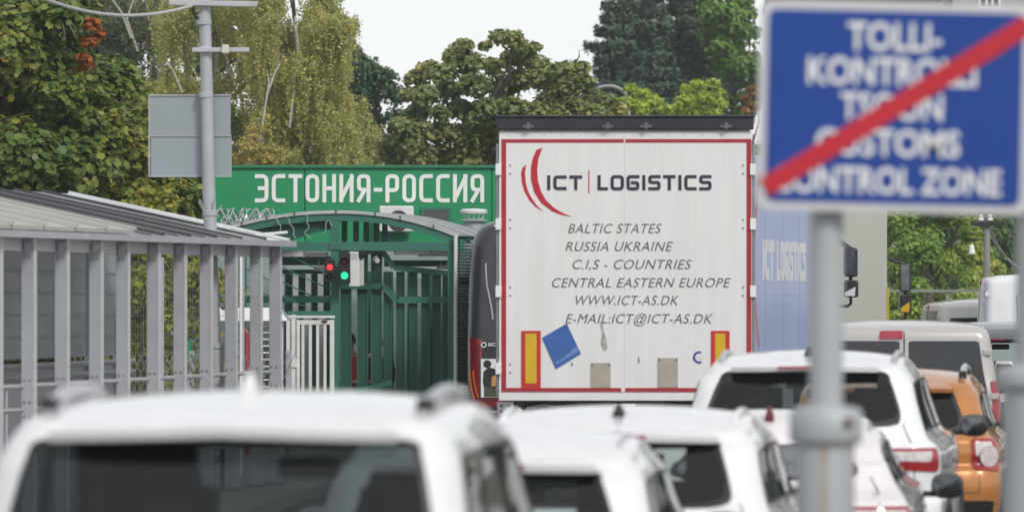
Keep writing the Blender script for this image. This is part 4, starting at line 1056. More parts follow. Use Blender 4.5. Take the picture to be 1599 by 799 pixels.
MB().bar(U(300, 78, -.09), U(389, 78, -.09), .05, .045).build('crossarm', M_alu, pu, bevel=.006)
c = U(352, 77, -.14); MB().box(c.x-.035,c.x+.035,c.y-.03,c.y+.03,c.z-.045,c.z+.045).build('insulator', mat('cream_ceramic', (.6,.58,.45), .3), pu, bevel=.012)
for px in (296, 338): 
    c = U(px, 2, -.09); MB().lathe([(.012,.03),(.03,.04),(.03,.07),(.015,.09)], c, n=10).build('insulator', M_black, pu)
m = MB(); c = U(327, 330)
for k in range(5):
    a = k*1.3; m.tube([c+Vector((.06*math.cos(a),.06*math.sin(a),-.02)), c+Vector((.13*math.cos(a),.13*math.sin(a),.06+.02*k))], .007, 5)
m.build('wire_tail', M_greypost, pu)
MB().tube([U(300,10,-.06), U(303,22,-.06), U(309,30,-.06)], .016, 6).build('cable', M_black, pu, smooth=True)
w0, w1 = Vector(P(-40, -62, 54)), Vector(P(300, 9, Yu-.1))
tag(MB().tube([w0.lerp(w1, k/24)-Vector((0,0,4*.27*(k/24)*(1-k/24))) for k in range(25)], .017, 6).build('overhead_wire', mat('braided_wire', (.42,.42,.42), .55, var=.3, scale=60), smooth=True),
    'thick grey wire sagging from the tall steel pole to the upper left', 'wire', None)
rs = thing('road_sign', 'back of a square grey road sign clamped to the tall pole', 'sign', P(296.5, 212, Yu+.1), R(-4))
hw, hh = 64/F*Yu, 64/F*Yu
M_signback = mat('sign_back', (.30,.335,.36), .5, metal=.1, var=.06, scale=2, dirt=(.25,.28,.30), dirt_amt=.5, dirt_scale=2)
MB().box(-hw, hw, 0, .012, .008, hh).build('upper_panel', M_signback, rs, bevel=.003)
MB().box(-hw+.015, hw+.01, 0, .012, -hh, -.008).build('lower_panel', M_signback, rs, bevel=.003)
m = MB()
for z0 in (-hh-.003, -.007, hh-.012): m.box(-hw-.006, hw+.008, -.014, -.001, z0, z0+.014)
m.box(-hw-.006, -hw+.008, -.014, -.001, -hh+.015, -.01); m.box(-hw-.006, -hw+.008, -.014, -.001, .01, hh-.014)
m.build('rim', M_shpost, rs)


# ------------------------------------------------------------------ lorries
M_trailer = mat('trailer_white', (.74,.735,.725), .38, coat=.3, var=.025, scale=3, stretch=(3,3,.35), dirt=(.63,.615,.59), dirt_amt=.45, dirt_scale=2.2)
M_redtrim = mat('red_border', (.36,.018,.028), .4, var=.08, scale=8)
M_dkflap = mat('black_rubber_flap', (.018,.019,.026), .5, var=.2, scale=4)
M_steel = mat('chassis_steel', (.045,.045,.047), .6, var=.35, scale=8)
M_galv = mat('galvanised', (.26,.265,.28), .5, metal=.3, var=.15, scale=8)
M_yellow = mat('reflective_yellow', (.62,.40,.01), .4, var=.05, scale=10)
M_redref = mat('reflective_red', (.50,.025,.02), .4, var=.06, scale=10)
M_text = mat('dark_lettering', (.10,.10,.11), .5, var=.1)
M_navy = mat('navy_lettering', (.022,.024,.045), .5, var=.1)

def wheel(parent, x, y, r, w, rimm, side):
    t = MB().lathe([(r*.62,-w/2),(r*.92,-w/2),(r,-w*.38),(r,w*.38),(r*.92,w/2),(r*.62,w/2)], (x,y,r), 'X', 28, cap=False).build('wheel', M_rubber, parent, auto=40)
    s = side*w/2
    MB().lathe([(r*.60,s*.72),(r*.63,s*1.0),(r*.57,s*.98),(r*.5,s*.7),(r*.18,s*.62),(r*.16,s*.9),(.01,s*.92)], (x,y,r), 'X', 24).build('rim', rimm, t, auto=40)
def truck_mirror(parent, base_pt, out, up_z, big, small, m_edge):
    """two glasses one over the other on a bent arm; out = sideways reach"""
    bx, by, _ = base_pt
    mx_ = bx+out
    h = MB().box(mx_-.11, mx_+.11, by-.05, by+.09, up_z, up_z+big).build('mirror', M_black, parent, bevel=.035)
    MB().box(mx_-.085, mx_+.075, by-.056, by-.051, up_z+.03, up_z+big-.03).build('glass', mat('mirror_glass', (.13,.14,.145), .06, metal=1.0, var=.35, scale=5), h)
    l = MB().box(mx_-.105, mx_+.12, by-.05, by+.10, up_z-.06-small, up_z-.05).build('mirror', M_black, parent, bevel=.03)
    MB().add([(mx_-.085,by-.056,up_z-.05-small+.01),(mx_+.075,by-.056,up_z-.05-small+.01),(mx_+.085,by-.056,up_z-.05-small*.40),(mx_-.085,by-.056,up_z-.05-small*.75)],[(0,1,2,3)]).build('glass', m_edge, l, solid=.004)
    m = MB()
    m.tube([(bx-.02,by+.05,up_z+big+.16),(bx+out*.55,by+.05,up_z+big+.03),(mx_,by+.05,up_z+big-.01)], .028, 8)
    m.tube([(bx-.02,by+.12,up_z+big+.18),(mx_-.02,by+.10,up_z+big+.02),(mx_+.05,by+.06,up_z+big-.02)], .014, 8)
    m.build('mirror_arm', M_black, parent, smooth=True)
    MB().tube([(bx-.02,by+.05,up_z-small-.20),(mx_-.05,by+.05,up_z-small-.20),(mx_,by+.05,up_z-small-.16),(mx_,by+.05,up_z-small-.05)], .026, 8).build('lower_arm', M_black, parent, smooth=True)
    MB().tube([(mx_,by+.04,up_z-.07),(mx_,by+.04,up_z+.02)], .03, 8).build('joint', M_black, parent)

def lorry(name, label, Y, cx, heading, L, W, z0, z1, boxm, cabm, mirror=None, inset=.01):
    t = thing(name, label, 'lorry', (cx, Y, 0), -heading, 'lorries queuing for the border')
    hw = W/2
    MB().box(-hw, hw, 0, L, z0, z1).build('trailer_box', boxm, t, bevel=.02)
    MB().box(-.5, .5, .3, L, z0-.28, z0-.01).build('chassis', M_steel, t)
    for yy in (2.2, 3.5, 4.8):
        if yy < L-3:
            for s in (-1, 1): wheel(t, s*(hw-.2), yy, .5, .38, M_galv, s)
            MB().tube([(-hw+.3,yy,.5),(hw-.3,yy,.5)], .07, 8).build('axle', M_steel, t)
    for s in (-1, 1):
        MB().box(s*(hw-.12)-.02, s*(hw-.12)+.02, 5.8, L-3.2, .45, .95).build('side_guard', M_galv, t)
    cy0, cy1 = L+.75, L+2.95
    cb = MB(); ch = min(z1-.15, 3.75); chw = hw-inset
    prof = [(cy0,.95),(cy0,ch-.05),(cy0+.3,ch),(cy0+1.3,ch-.02),(cy1-.2,2.6),(cy1,1.55),(cy1+.02,.55),(cy0+1.7,.42),(cy0+1.6,.95)]
    n = len(prof)
    v = [(-chw,y,z) for y,z in prof]+[(chw,y,z) for y,z in prof]
    cb.add(v, [tuple(range(n)), tuple(range(2*n-1,n-1,-1))]+[(i,n+i,n+(i+1)%n,(i+1)%n) for i in range(n)])
    cbo = cb.build('cab', cabm, t, bevel=.05)
    for s in (-1, 1):
        MB().box(s*chw-.004 if s>0 else -chw-.004, s*chw+.004 if s>0 else -chw+.004, cy0+.95, cy1-.35, 1.75, 2.5).build('side_window', M_glass2, t)
        MB().box(s*chw-.003, s*chw+.003, cy0+.86, cy0+.875, .98, 2.6).build('door_seam', M_black, t)
        MB().box(s*chw-.01, s*chw+.012, cy0+1.0, cy0+1.18, 1.5, 1.54).build('handle', M_black, t)
        wheel(t, s*(hw-.2), cy0+1.05, .5, .36, M_galv, s)
        wheel(t, s*(hw-.22), cy0-1.3, .5, .40, M_galv, s)
    MB().add([(-chw+.15,cy1-.01,1.66),(chw-.15,cy1-.01,1.66),(chw-.2,cy1-.17,2.5),(-chw+.2,cy1-.17,2.5)],[(0,1,2,3)]).build('windscreen', M_glass, t, solid=.02)
    MB().box(-.45,.45,cy0-2.4,cy1-.5,.55,.9).build('tractor_frame', M_steel, t)
    if mirror:
        truck_mirror(t, (hw+.0, cy1-.55, 0), *mirror)
    return t

Yl = 57.0; lx = X_(976.5, Yl)
def lX(px): return X_(px, Yl)-lx
def lZ(py): return Z_(py, Yl)
lt = lorry('lorry', 'white box trailer with a red border and grey logistics lettering on its doors', Yl, lx, R(1.25), 10.6, 2.50, lZ(624), lZ(196), M_trailer, M_white2)
# rear frame and doors
m = MB()
for a, b in ((779.5, 974.9), (975.3, 1173.5)): m.box(lX(a), lX(b), -.045, -.002, lZ(612), lZ(206))
m.build('door', M_trailer, lt, bevel=.002)
MB().box(lX(779), lX(1174), -.05, -.002, lZ(625), lZ(612.8)).build('sill', M_trailer, lt, bevel=.005)
m = MB(); m.box(lX(776), lX(1176.5), -.09, .04, lZ(203), lZ(183)); m.box(lX(774.5), lX(1178), -.11, .05, lZ(184), lZ(180.5))
m.build('top_flap', M_dkflap, lt, bevel=.012)
for px in (825, 949, 1009, 1134):
    MB().box(lX(px-9), lX(px+9), -.112, -.091, lZ(200), lZ(196)).box(lX(px-3), lX(px+3), -.125, -.092, lZ(202), lZ(192)).build('flap_catch', mat('flap_catch_grey', (.12,.12,.125), .5), lt)
m = MB()
m.box(lX(783), lX(974), -.049, -.0455, lZ(223), lZ(217.5)); m.box(lX(976.5), lX(1173), -.049, -.0455, lZ(223), lZ(217.5))
m.box(lX(783), lX(790.5), -.049, -.0455, lZ(611), lZ(223.2)); m.box(lX(1165.5), lX(1173), -.049, -.0455, lZ(611), lZ(223.2))
m.box(lX(790.7), lX(970), -.049, -.0455, lZ(611), lZ(605)); m.box(lX(976.5), lX(1165.3), -.049, -.0455, lZ(611), lZ(605))
m.build('red_border', M_redtrim, lt)
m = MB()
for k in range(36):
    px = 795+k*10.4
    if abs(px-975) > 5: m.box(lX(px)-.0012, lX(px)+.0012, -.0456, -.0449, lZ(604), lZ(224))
m.build('door_rib_shade', mat('rib_shadow', (.66,.655,.645), .5), lt)  # shade along the ribs, put into the colour of thin strips
# hinges at both sides
for side in (-1, 1):
    for py in (265, 350, 455, 575):
        m = MB(); x = lX(778.5) if side < 0 else lX(1175.5)
        m.box(x-.03, x+.03, -.075, -.01, lZ(py+9), lZ(py-9)); m.build('hinge', M_white2, lt, bevel=.006)
        m = MB(); x2 = lX(796.5) if side < 0 else lX(1160)
        for q in (-6.5, 6.5): m.lathe([(.008,-.0505),(.012,-.0455)], (x2, 0, lZ(py+q)), 'Y', 8)
        m.build('bolts', M_galv, lt)
    x = lX(776.8) if side < 0 else lX(1176.6)
    MB().tube([(x,-.02,lZ(620)),(x,-.02,lZ(225))], .014, 8).build('lock_rod', M_galv, lt, smooth=True)
m = MB()
for k in range(14):
    px = 795+k*27.5
    if abs(px-975) > 6:
        for py in (211.5, 618.5): m.lathe([(.004,-.0535 if py > 600 else -.0485),(.007,-.0455)], (lX(px),0,lZ(py)), 'Y', 8)
m.build('rivets', mat('rivet_grey', (.45,.45,.45), .5), lt)
# lettering
yt, th = -.0455, .0025
m = MB(); stroke_text(m, 'ICT', lX(854), lX(909), lZ(297), lZ(274), .033, yt-th, yt, widths={'I': .28, 'C': 1, 'T': .95}, gap=.2)
stroke_text(m, 'LOGISTICS', lX(933), lX(1111), lZ(297.5), lZ(273.5), .033, yt-th, yt, widths={'I': .3, 'L': .85, 'O': 1.08, 'G': 1.05}, gap=.2)
m.build('logo_lettering', M_navy, lt)
MB().box(lX(918.6), lX(920.4), yt-th, yt, lZ(302), lZ(266)).build('logo_divider', M_redtrim, lt)
arc1 = [(838,234),(832,247),(829,262),(829,280),(834,300),(845,317),(862,330),(878,336),(893,338.5),(880,333),(866,325),(853,313),(845,299),(840,282),(839,264),(841,248),(847,231)]
arc2 = [(822,257),(816,262),(813.5,271),(815,285),(819,299),(826,312),(836,323),(848,330),(838,320),(830,309),(824,297),(821,284),(820,270)]
def resm(pts): return rounded(pts, 4, 2, True)
for a in (arc1, arc2):
    MB().prism([(lX(px), lZ(py)) for px, py in a], yt-th, yt).build('logo_arc', mat('logo_red', (.45,.015,.03), .4, var=.05), lt)
m = MB()
for body, a, b, y0, y1 in (("BALTIC STATES",887,1033,364,349.5),("RUSSIA UKRAINE",883,1051,392,377.5),("C.I,S - COUNTRIES",894,1080,420,405.5),
       ("CENTRAL EASTERN EUROPE",862,1141,448.5,434),("WWW.ICT-AS.DK",899,1060,476,461.5),("E-MAIL:ICT@ICT-AS.DK",883,1113,504.5,490)):
    put_text(m, body, lX(a), lX(b), lZ(y0), lZ(y1), yt, th, shear=.30, offset=0.0, space=1.08)
m.build('lettering', mat('grey_lettering', (.10,.10,.105), .5, var=.2, scale=12), lt)
# marker boards, sticker, plates
for a, b, y0, y1 in ((814,844.5,607,516),(1110,1139,607,516)):
    mk = MB().box(lX(a), lX(b), yt-.008, yt-.0002, lZ(y0), lZ(y1)).build('marker_board', M_redref, lt, bevel=.002)
    MB().box(lX(a+6.5), lX(b-6.5), yt-.0105, yt-.0082, lZ(y0-9), lZ(y1+4.5)).build('yellow_field', M_yellow, mk)
def quad(pts): return [(lX(a), lZ(b)) for a, b in pts]
st = MB().prism(quad([(846.5,527),(885,504.5),(907.5,552),(868,576)]), yt-.006, yt-.0004).build('blue_card', mat('blue_card', (.035,.11,.36), .45, var=.12, scale=5), lt, bevel=.001)
m = MB()
m.prism(quad([(867.5,566),(902,546),(903,548),(868.5,568)]), yt-.0075, yt-.0062)
m.prism(quad([(884,556),(903,545),(901,541),(893,546),(889,551),(883,553.5)]), yt-.0075, yt-.0062)
m.build('print', mat('pale_blue_print', (.16,.26,.50), .5), st)
m = MB(); stroke(m, [(lX(866+9*math.cos(a)), lZ(534-9*math.sin(a))) for a in [R(20+k*15) for k in range(18)]], .009, yt-.0075, yt-.0062)
m.build('ring_print', mat('faint_blue_print', (.07,.15,.40), .5), st)
m = MB(); m.prism(quad([(936,503),(943,500),(942,512),(947,530),(949,545),(942,548),(938,536),(940,520)]), yt-.002, yt-.0003)
m.build('torn_tape', mat('torn_tape', (.38,.38,.37), .6, var=.25, scale=20), lt)
m = MB(); m.prism(quad([(892,566),(894,564),(895,571),(892,572)]), yt-.002, yt-.0003); m.prism(quad([(996,558),(998,556),(999,566),(996,567)]), yt-.002, yt-.0003)
m.build('scuff', M_galv, lt)
M_ply = mat('tan_plate', (.37,.335,.29), .6, var=.12, scale=6)
for a, b, y0, y1 in ((922.5,953.5,605,566),(1027,1058.5,604.5,558)):
    pl = MB().box(lX(a), lX(b), yt-.008, yt-.0003, lZ(y0), lZ(y1)).build('patch_plate', M_ply, lt, bevel=.002)
    m = MB()
    for q in (a+2.5, b-2.5): m.lathe([(.006,-.003),(.009,0)], (lX(q), yt-.0082, lZ(y1+4)), 'Y', 8)
    m.build('rivets', M_black, pl)
m = MB(); stroke(m, [(lX(1092+8.5*math.cos(a)), lZ(557.5-8*math.sin(a))) for a in [R(70+k*13) for k in range(18)]], .022, yt-th, yt)
m.build('ring_sticker', mat('ring_blue', (.03,.05,.30), .4), lt)
MB().lathe([(.03,-.0015),(.04,0)], (lX(1095), yt-.0005, lZ(555)), 'Y', 16).build('sticker', M_plate, lt)
MB().box(lX(974.6), lX(975.6), -.0465, -.0455, lZ(611.5), lZ(207)).build('door_seal', mat('seal_grey', (.60,.60,.59), .7), lt)
# under the sill
m = MB(); m.box(lX(800), lX(1150), .05, .17, lZ(652), lZ(641)); m.build('bumper_beam', M_steel, lt, bevel=.01)
m = MB(); m.box(lX(800), lX(1150), .12, .2, lZ(633), lZ(626)); m.build('cross_beam', M_steel, lt)
for px in (812, 905, 1030, 1120): MB().box(lX(px-6), lX(px+6), .06, .16, lZ(646), lZ(624.5)).build('hanger', mat('rusty_steel', (.09,.075,.065), .7, var=.3, scale=12), lt)
for px in (852, 945, 1075): MB().tube([(lX(px-30), .03, lZ(637)), (lX(px), .03, lZ(632)), (lX(px+26), .03, lZ(636))], .014, 6).build('air_hose', M_galv, lt, smooth=True)
for a, b in ((776, 802), (1151, 1177)):
    br = MB().box(lX(a), lX(b), -.03, .02, lZ(648), lZ(627)).build('lamp_bracket', M_galv, lt, bevel=.004)
    m = MB()
    for i in range(2):
        for j in range(2): m.lathe([(.008,-.0325),(.016,-.0305)], (lX(a+7+12*i), 0, lZ(633+9*j)), 'Y', 8)
    m.build('bolt_holes', M_black, br)
MB().lathe([(.02,-.05),(.035,-.045),(.036,0)], (lX(810), .0, lZ(642)), 'Y', 16).build('marker_lamp', M_plate, lt, smooth=True)
MB().box(lX(959), lX(992), -.02, -.004, lZ(642), lZ(630)).build('number_plate', M_plate, lt, bevel=.004)
for s in (-1, 1):
    MB().box(s*.95-.22, s*.95+.22, .03, .12, .62, .75).build('tail_light', M_taillens, lt, bevel=.01)
    MB().box(s*1.03-.19, s*1.03+.19, 1.62, 1.635, .18, .8).build('mud_flap', M_rubber, lt)

# blue curtain sided lorry, its right side in view
M_bluecurt = mat('blue_curtain', (.40,.47,.74), .5, coat=.15, var=.06, scale=1.5, stretch=(1,.6,.3), dirt=(.43,.49,.74), dirt_amt=.5, dirt_scale=.8)
Ya = 76.0
thA = R(8.6); La = 11.5
xr = X_(1176, Ya)-.20                                    # right rear corner
ctr = Vector((xr, Ya, 0)) - Vector((math.cos(thA), -math.sin(thA), 0))*1.25
bl = lorry('lorry', 'blue curtain sided lorry with pale red arc, half hidden by the white trailer', ctr.y, ctr.x, thA, La, 2.5, 1.15, 4.0, M_bluecurt, M_white2,
           mirror=(.24, 2.36, .46, .26, M_plate))
m = MB()
def side_band(pts, w):           # flat band on the right side, in (along, up)
    tmp = MB(); stroke(tmp, pts, w, 0, .003); m.add([(1.254-y_, x_, z_) for x_, y_, z_ in tmp.v], tmp.f)
tmp = MB(); stroke_text(tmp, 'ICT', 3.1, 4.6, 2.28, 2.85, .17, 0, .003, widths={'I': .3}, gap=.24); stroke_text(tmp, 'LOGISTICS', 5.0, 9.2, 2.28, 2.85, .15, 0, .003, widths={'I': .3}, gap=.22)
m.add([(1.2535-y_, x_, z_) for x_, y_, z_ in tmp.v], tmp.f); m.build('lettering', M_letter, bl)
m = MB(); side_band([(2.0+1.6*(1-math.sin(a))*.9, 2.5+1.35*math.cos(a)) for a in [R(20+k*9) for k in range(15)]], .16)
m.build('logo_arc', mat('pale_red_arc', (.60,.18,.19), .5), bl)
m = MB()
for k in range(5): m.box(1.2505, 1.2512, 1.0+k*2.4, 1.02+k*2.4, 1.2, 3.95)
m.build('curtain_strap', mat('curtain_strap_blue', (.12,.17,.40), .5), bl)
MB().box(1.252, 1.275, 0, La, 1.10, 1.2).build('side_rail', M_galv, bl)
# grey lorry with yellow cab, further along the bend
Yb2 = 94.5; thB = R(3.55)
M_greybox = mat('beige_grey_box', (.55,.53,.49), .5, var=.03, scale=1.2, stretch=(1,.5,.3), dirt=(.48,.465,.43), dirt_amt=.5, dirt_scale=.8)
xr = X_(1385, Yb2)
ctr = Vector((xr, Yb2, 0)) - Vector((math.cos(thB), -math.sin(thB), 0))*1.25
gl = lorry('lorry', 'beige grey box lorry with yellow cab edge and black mirrors on an arm', ctr.y, ctr.x, thB, 11.2, 2.5, 1.1, 4.0, M_greybox, mat('yellow_cab', (.62,.42,.01), .35, coat=.6, var=.04),
           mirror=(.40, 2.13, .54, .34, M_yellow), inset=.03)
MB().box(1.2505, 1.285, .0, .08, 1.1, 2.2).build('corner_strip', MATS['yellow_cab'], gl)
MB().box(1.252, 1.27, 0, 11.2, 1.05, 1.09).build('side_rail', M_galv, gl)

# ------------------------------------------------------------------ lofted bodies for cars, van and coach
def pchip(t, y, q):
    t = np.asarray(t, float); y = np.asarray(y, float); h = np.diff(t); d = np.diff(y)/h
    m_ = np.zeros_like(y); m_[0] = d[0]; m_[-1] = d[-1]
    for i in range(1, len(y)-1):
        m_[i] = 0 if d[i-1]*d[i] <= 0 else 2*d[i-1]*d[i]/(d[i-1]+d[i])
    i = np.clip(np.searchsorted(t, q, 'right')-1, 0, len(t)-2); u = (q-t[i])/h[i]
    return (2*u**3-3*u**2+1)*y[i]+(u**3-2*u**2+u)*h[i]*m_[i]+(-2*u**3+3*u**2)*y[i+1]+(u**3-u**2)*h[i]*m_[i+1]
class Shell:
    """closed body: rounded outlines stacked upward. key = (z, half width, rear y, front y, rear corner, front corner, bow)"""
    def __init__(s, keys, dome=.03, crown=.05, plan=.05):
        s.k = np.array(keys, float); s.T = len(keys)-1; s.dome, s.crown, s.plan = dome, crown, plan
        s.holes = []
    def raw(s, ss, tt):
        ss, tt = np.broadcast_arrays(np.asarray(ss, float), np.asarray(tt, float))
        ss = np.where(ss > 5, ss-10, ss)
        T = s.T; tc = np.minimum(tt, T); ti = np.arange(T+1)
        z, hw, yr, yf, rr, rf, bow = [pchip(ti, s.k[:, j], tc) for j in range(7)]
        sg = np.where(ss < 0, -1., 1.); a = np.abs(ss)
        x = np.zeros_like(a); y = np.zeros_like(a)
        rx = np.minimum(rr, hw*.9)
        u = np.clip(a, 0, 1); x = (hw-rx)*u; y = yr+bow*u**2
        c = np.clip(a-1, 0, 1)*math.pi/2; k = a > 1
        x = np.where(k, hw-rx+rx*np.sin(c), x); y = np.where(k, yr+bow+rx*(1-np.cos(c)), y)
        fx = np.minimum(rf, hw*.9)
        v = np.clip(a-2, 0, 1); k = a > 2
        ys, ye = yr+bow+rx, yf-bow-fx
        y = np.where(k, ys+(ye-ys)*v, y)
        c = np.clip(a-3, 0, 1)*math.pi/2; k = a > 3
        x = np.where(k, hw-fx+fx*np.cos(c), x); y = np.where(k, ye+fx*np.sin(c), y)
        u = np.clip(5-a, 0, 1); k = a > 4
        x = np.where(k, (hw-fx)*u, x); y = np.where(k, yf-bow*u**2, y)
        # roof cap
        cap = np.clip(tt-T, 0, 1); kk = np.cos(cap*math.pi/2)
        ym = (yr+yf)/2
        x = x*kk; y = ym+(y-ym)*(kk if False else (1-cap)*.0+kk)
        z = z+s.dome*(1-kk**2)
        # plan taper and roof crown
        yc = (s.k[:, 2].min()+s.k[:, 3].max())/2; hl = (s.k[:, 3].max()-s.k[:, 2].min())/2
        x = x*(1-s.plan*((y-yc)/hl)**2)
        zb, zt = s.k[s.T-4, 0], s.k[s.T, 0]
        w = np.clip((z-zb)/(zt-zb), 0, 1)
        y0, y1 = s.k[s.T, 2], s.k[s.T, 3]; q = (y-(y0+y1)/2-.1)/((y1-y0)/2)
        z = z-s.crown*w*q**2
        return np.stack([sg*x, y, z], -1)
    def t_of_z(s, z):
        tt = np.linspace(0, s.T, 400); zz = pchip(np.arange(s.T+1), s.k[:, 0], tt)
        return np.interp(z, zz, tt)
    def nrm(s, ss, tt):
        e = 1e-3
        a = s.raw(ss+e, tt)-s.raw(ss-e, tt); b = s.raw(ss, tt+e)-s.raw(ss, tt-e)
        n = np.cross(a, b); return n/np.maximum(np.linalg.norm(n, axis=-1, keepdims=True), 1e-9)
    def body(s, name, m_, parent):
        half = np.concatenate([np.linspace(0,1,19)[:-1], 1+np.linspace(0,1,13)[:-1], 2+np.linspace(0,1,61)[:-1], 3+np.linspace(0,1,13)[:-1], 4+np.linspace(0,1,19)])
        S = np.concatenate([-half[::-1][:-1], half])[:-1]     # closes on the front centre
        tt = np.concatenate([np.linspace(0, s.T, s.T*12+1), s.T+np.linspace(0, .97, 11)[1:]])
        g = s.raw(S[None, :], tt[:, None]); n, k = g.shape[:2]
        v = g.reshape(-1, 3).tolist(); f = []
        cut = np.zeros((n, k), bool); GS, GT = np.broadcast_arrays(S[None, :], tt[:, None])
        for A in s.holes:
            for sh in (0, 10):
                if sh and A[:, 0].max() <= 5: continue
                ins = np.zeros((n, k), bool); X, Y = GS+sh, GT
                for q in range(len(A)):
                    (x0, y0), (x1, y1) = A[q], A[q-1]
                    if y0 != y1: ins ^= ((y0 > Y) != (y1 > Y)) & (X < (x1-x0)*(Y-y0)/(y1-y0)+x0)
                cut |= ins
        for i in range(n-1):
            for j in range(k):
                if not (cut[i, j] and cut[i, (j+1)%k] and cut[i+1, j] and cut[i+1, (j+1)%k]): f.append((i*k+j, i*k+(j+1)%k, (i+1)*k+(j+1)%k, (i+1)*k+j))
        f.append(tuple(range(k-1, -1, -1))); f.append(tuple((n-1)*k+j for j in range(k)))
        mb_ = MB().add(v, f); return mb_.build(name, m_, parent, auto=50)
    def patch(s, name, poly, m_, parent, off=.006, r=.12, in_z=True, rings=7, seal=0.0):
        """a rounded patch on the shell; poly in (s, z) or (s, t)"""
        q = [(a, float(s.t_of_z(b)) if in_z else b) for a, b in poly]
        q = [(q[i][0]+(q[(i+1)%len(q)][0]-q[i][0])*k/6, q[i][1]+(q[(i+1)%len(q)][1]-q[i][1])*k/6) for i in range(len(q)) for k in range(6)] if r == 0 else dens(q, r)
        A = np.array(q); c = A.mean(0)
        if seal:                    # glass: opening in the body, black seal round it
            s.holes.append(A); ring = [1.0, 1-seal*.5, 1-seal]
            SS = np.array([c[0]+(A[:, 0]-c[0])*(1-(1-f_)*.9) for f_ in ring]); TT = np.array([c[1]+(A[:, 1]-c[1])*(1-(1-f_)*1.15) for f_ in ring])
            V = s.raw(SS, TT)+s.nrm(SS, TT)*(off+.003); V = np.concatenate([s.raw(SS[:1], TT[:1])-s.nrm(SS[:1], TT[:1])*.012, V])
            k = V.shape[1]; f = []
            area = sum(A[i,0]*A[(i+1)%len(A),1]-A[(i+1)%len(A),0]*A[i,1] for i in range(len(A)))
            for i in range(3):
                for j in range(k):
                    fc = (i*k+j, i*k+(j+1)%k, (i+1)*k+(j+1)%k, (i+1)*k+j); f.append(fc if area > 0 else fc[::-1])
            sealm = (V.reshape(-1, 3).tolist(), f); A = c+(A-c)*.985
        rowsS, rowsT, offs = [], [], []
        for k in range(rings+1):
            f_ = 1-k/rings*.96
            rowsS.append(c[0]+(A[:, 0]-c[0])*f_); rowsT.append(c[1]+(A[:, 1]-c[1])*f_)
        SS, TT = np.array(rowsS), np.array(rowsT)
        Pn = s.raw(SS, TT); Nn = s.nrm(SS, TT)
        V = Pn+Nn*off; edge = Pn[:1]-Nn[:1]*.012
        V = V if seal else np.concatenate([edge, V]); n, k = V.shape[:2]
        v = V.reshape(-1, 3).tolist(); f = []
        area = sum(A[i,0]*A[(i+1)%len(A),1]-A[(i+1)%len(A),0]*A[i,1] for i in range(len(A)))
        for i in range(n-1):
            for j in range(k):
                fc = (i*k+j, i*k+(j+1)%k, (i+1)*k+(j+1)%k, (i+1)*k+j); f.append(fc if area > 0 else fc[::-1])
        last = tuple((n-1)*k+j for j in range(k)); f.append(last if area > 0 else last[::-1])
        o = MB().add(v, f).build(name, m_, parent, auto=50)
        if seal: MB().add(*sealm).build('seal', M_black, o, auto=50)
        return o
    def pt(s, ss, tt, off=0):
        p = s.raw(ss, tt); 
        if off: p = p+s.nrm(ss, tt)*off
        return Vector(p.tolist())
def dens(q, r):
    """corner rounding as a share of the shorter neighbouring edge, in normalised space, with points along the edges"""
    q = np.array(q, float); sc = np.ptp(q, axis=0); sc[sc == 0] = 1
    n = q/sc; out = []; N = len(n)
    for i in range(N):
        p, a, b = n[i], n[i-1], n[(i+1)%N]; la, lb = np.linalg.norm(a-p), np.linalg.norm(b-p); rr = min(r, la*.48, lb*.48)
        s0, e0 = p+(a-p)/la*rr, p+(b-p)/lb*rr
        for k in range(6): t = k/5; out.append(s0*(1-t)**2+p*2*t*(1-t)+e0*t*t)
        nx = n[(i+1)%N]; c2 = n[(i+2)%N]; le = lb; rn = min(r, le*.48, np.linalg.norm(c2-nx)*.48)
        e1 = nx+(p-nx)/le*rn
        for k in range(1, 8): out.append(e0+(e1-e0)*k/8)
    return [tuple(v) for v in np.array(out)*sc]

def suv_keys(L, W, H, belt, hood=1.15, ws=.85, top_in=.40, roofw=.66, sedan=0.0, base_in=.12, ovh=.06):
    hw = W/2; d = H-belt
    k = [(.26,hw*.86,.14,L-.18,.22,.3,.05),(.40,hw*.97,.03,L-.04,.24,.42,.07),(.60,hw*1.0,.0,L,.22,.45,.08),(.72,hw*1.0,.02,L-.01,.22,.45,.08),
         (.78,hw*.985,.07,L-.03,.22,.42,.08),(belt-.10,hw*.985,.075,L-.10,.22,.4,.07),(belt-.02,hw*.955,.085+sedan*.1,L-.2,.2,.4,.07)]
    b = base_in+sedan
    k += [(belt+.03,hw*.895,b,L-hood,.16,.4,.08),(belt+d*.40,hw*(.895*.55+roofw*.45)*1.01,b+(top_in)*.36,L-hood-ws*.42,.16,.34,.07),
          (belt+d*.76,hw*(.895*.2+roofw*.8)*1.03,b+(top_in)*.72,L-hood-ws*.82,.17,.3,.06),(H-.075,hw*roofw*1.02,b+top_in*.93,L-hood-ws*1.0,.14,.3,.06),(H-.025,hw*roofw*.955,b+top_in+.01,L-hood-ws*1.12,.15,.3,.06),(H-.002,hw*roofw*.84,b+top_in+.09,L-hood-ws*1.3,.17,.3,.05)]
    return k
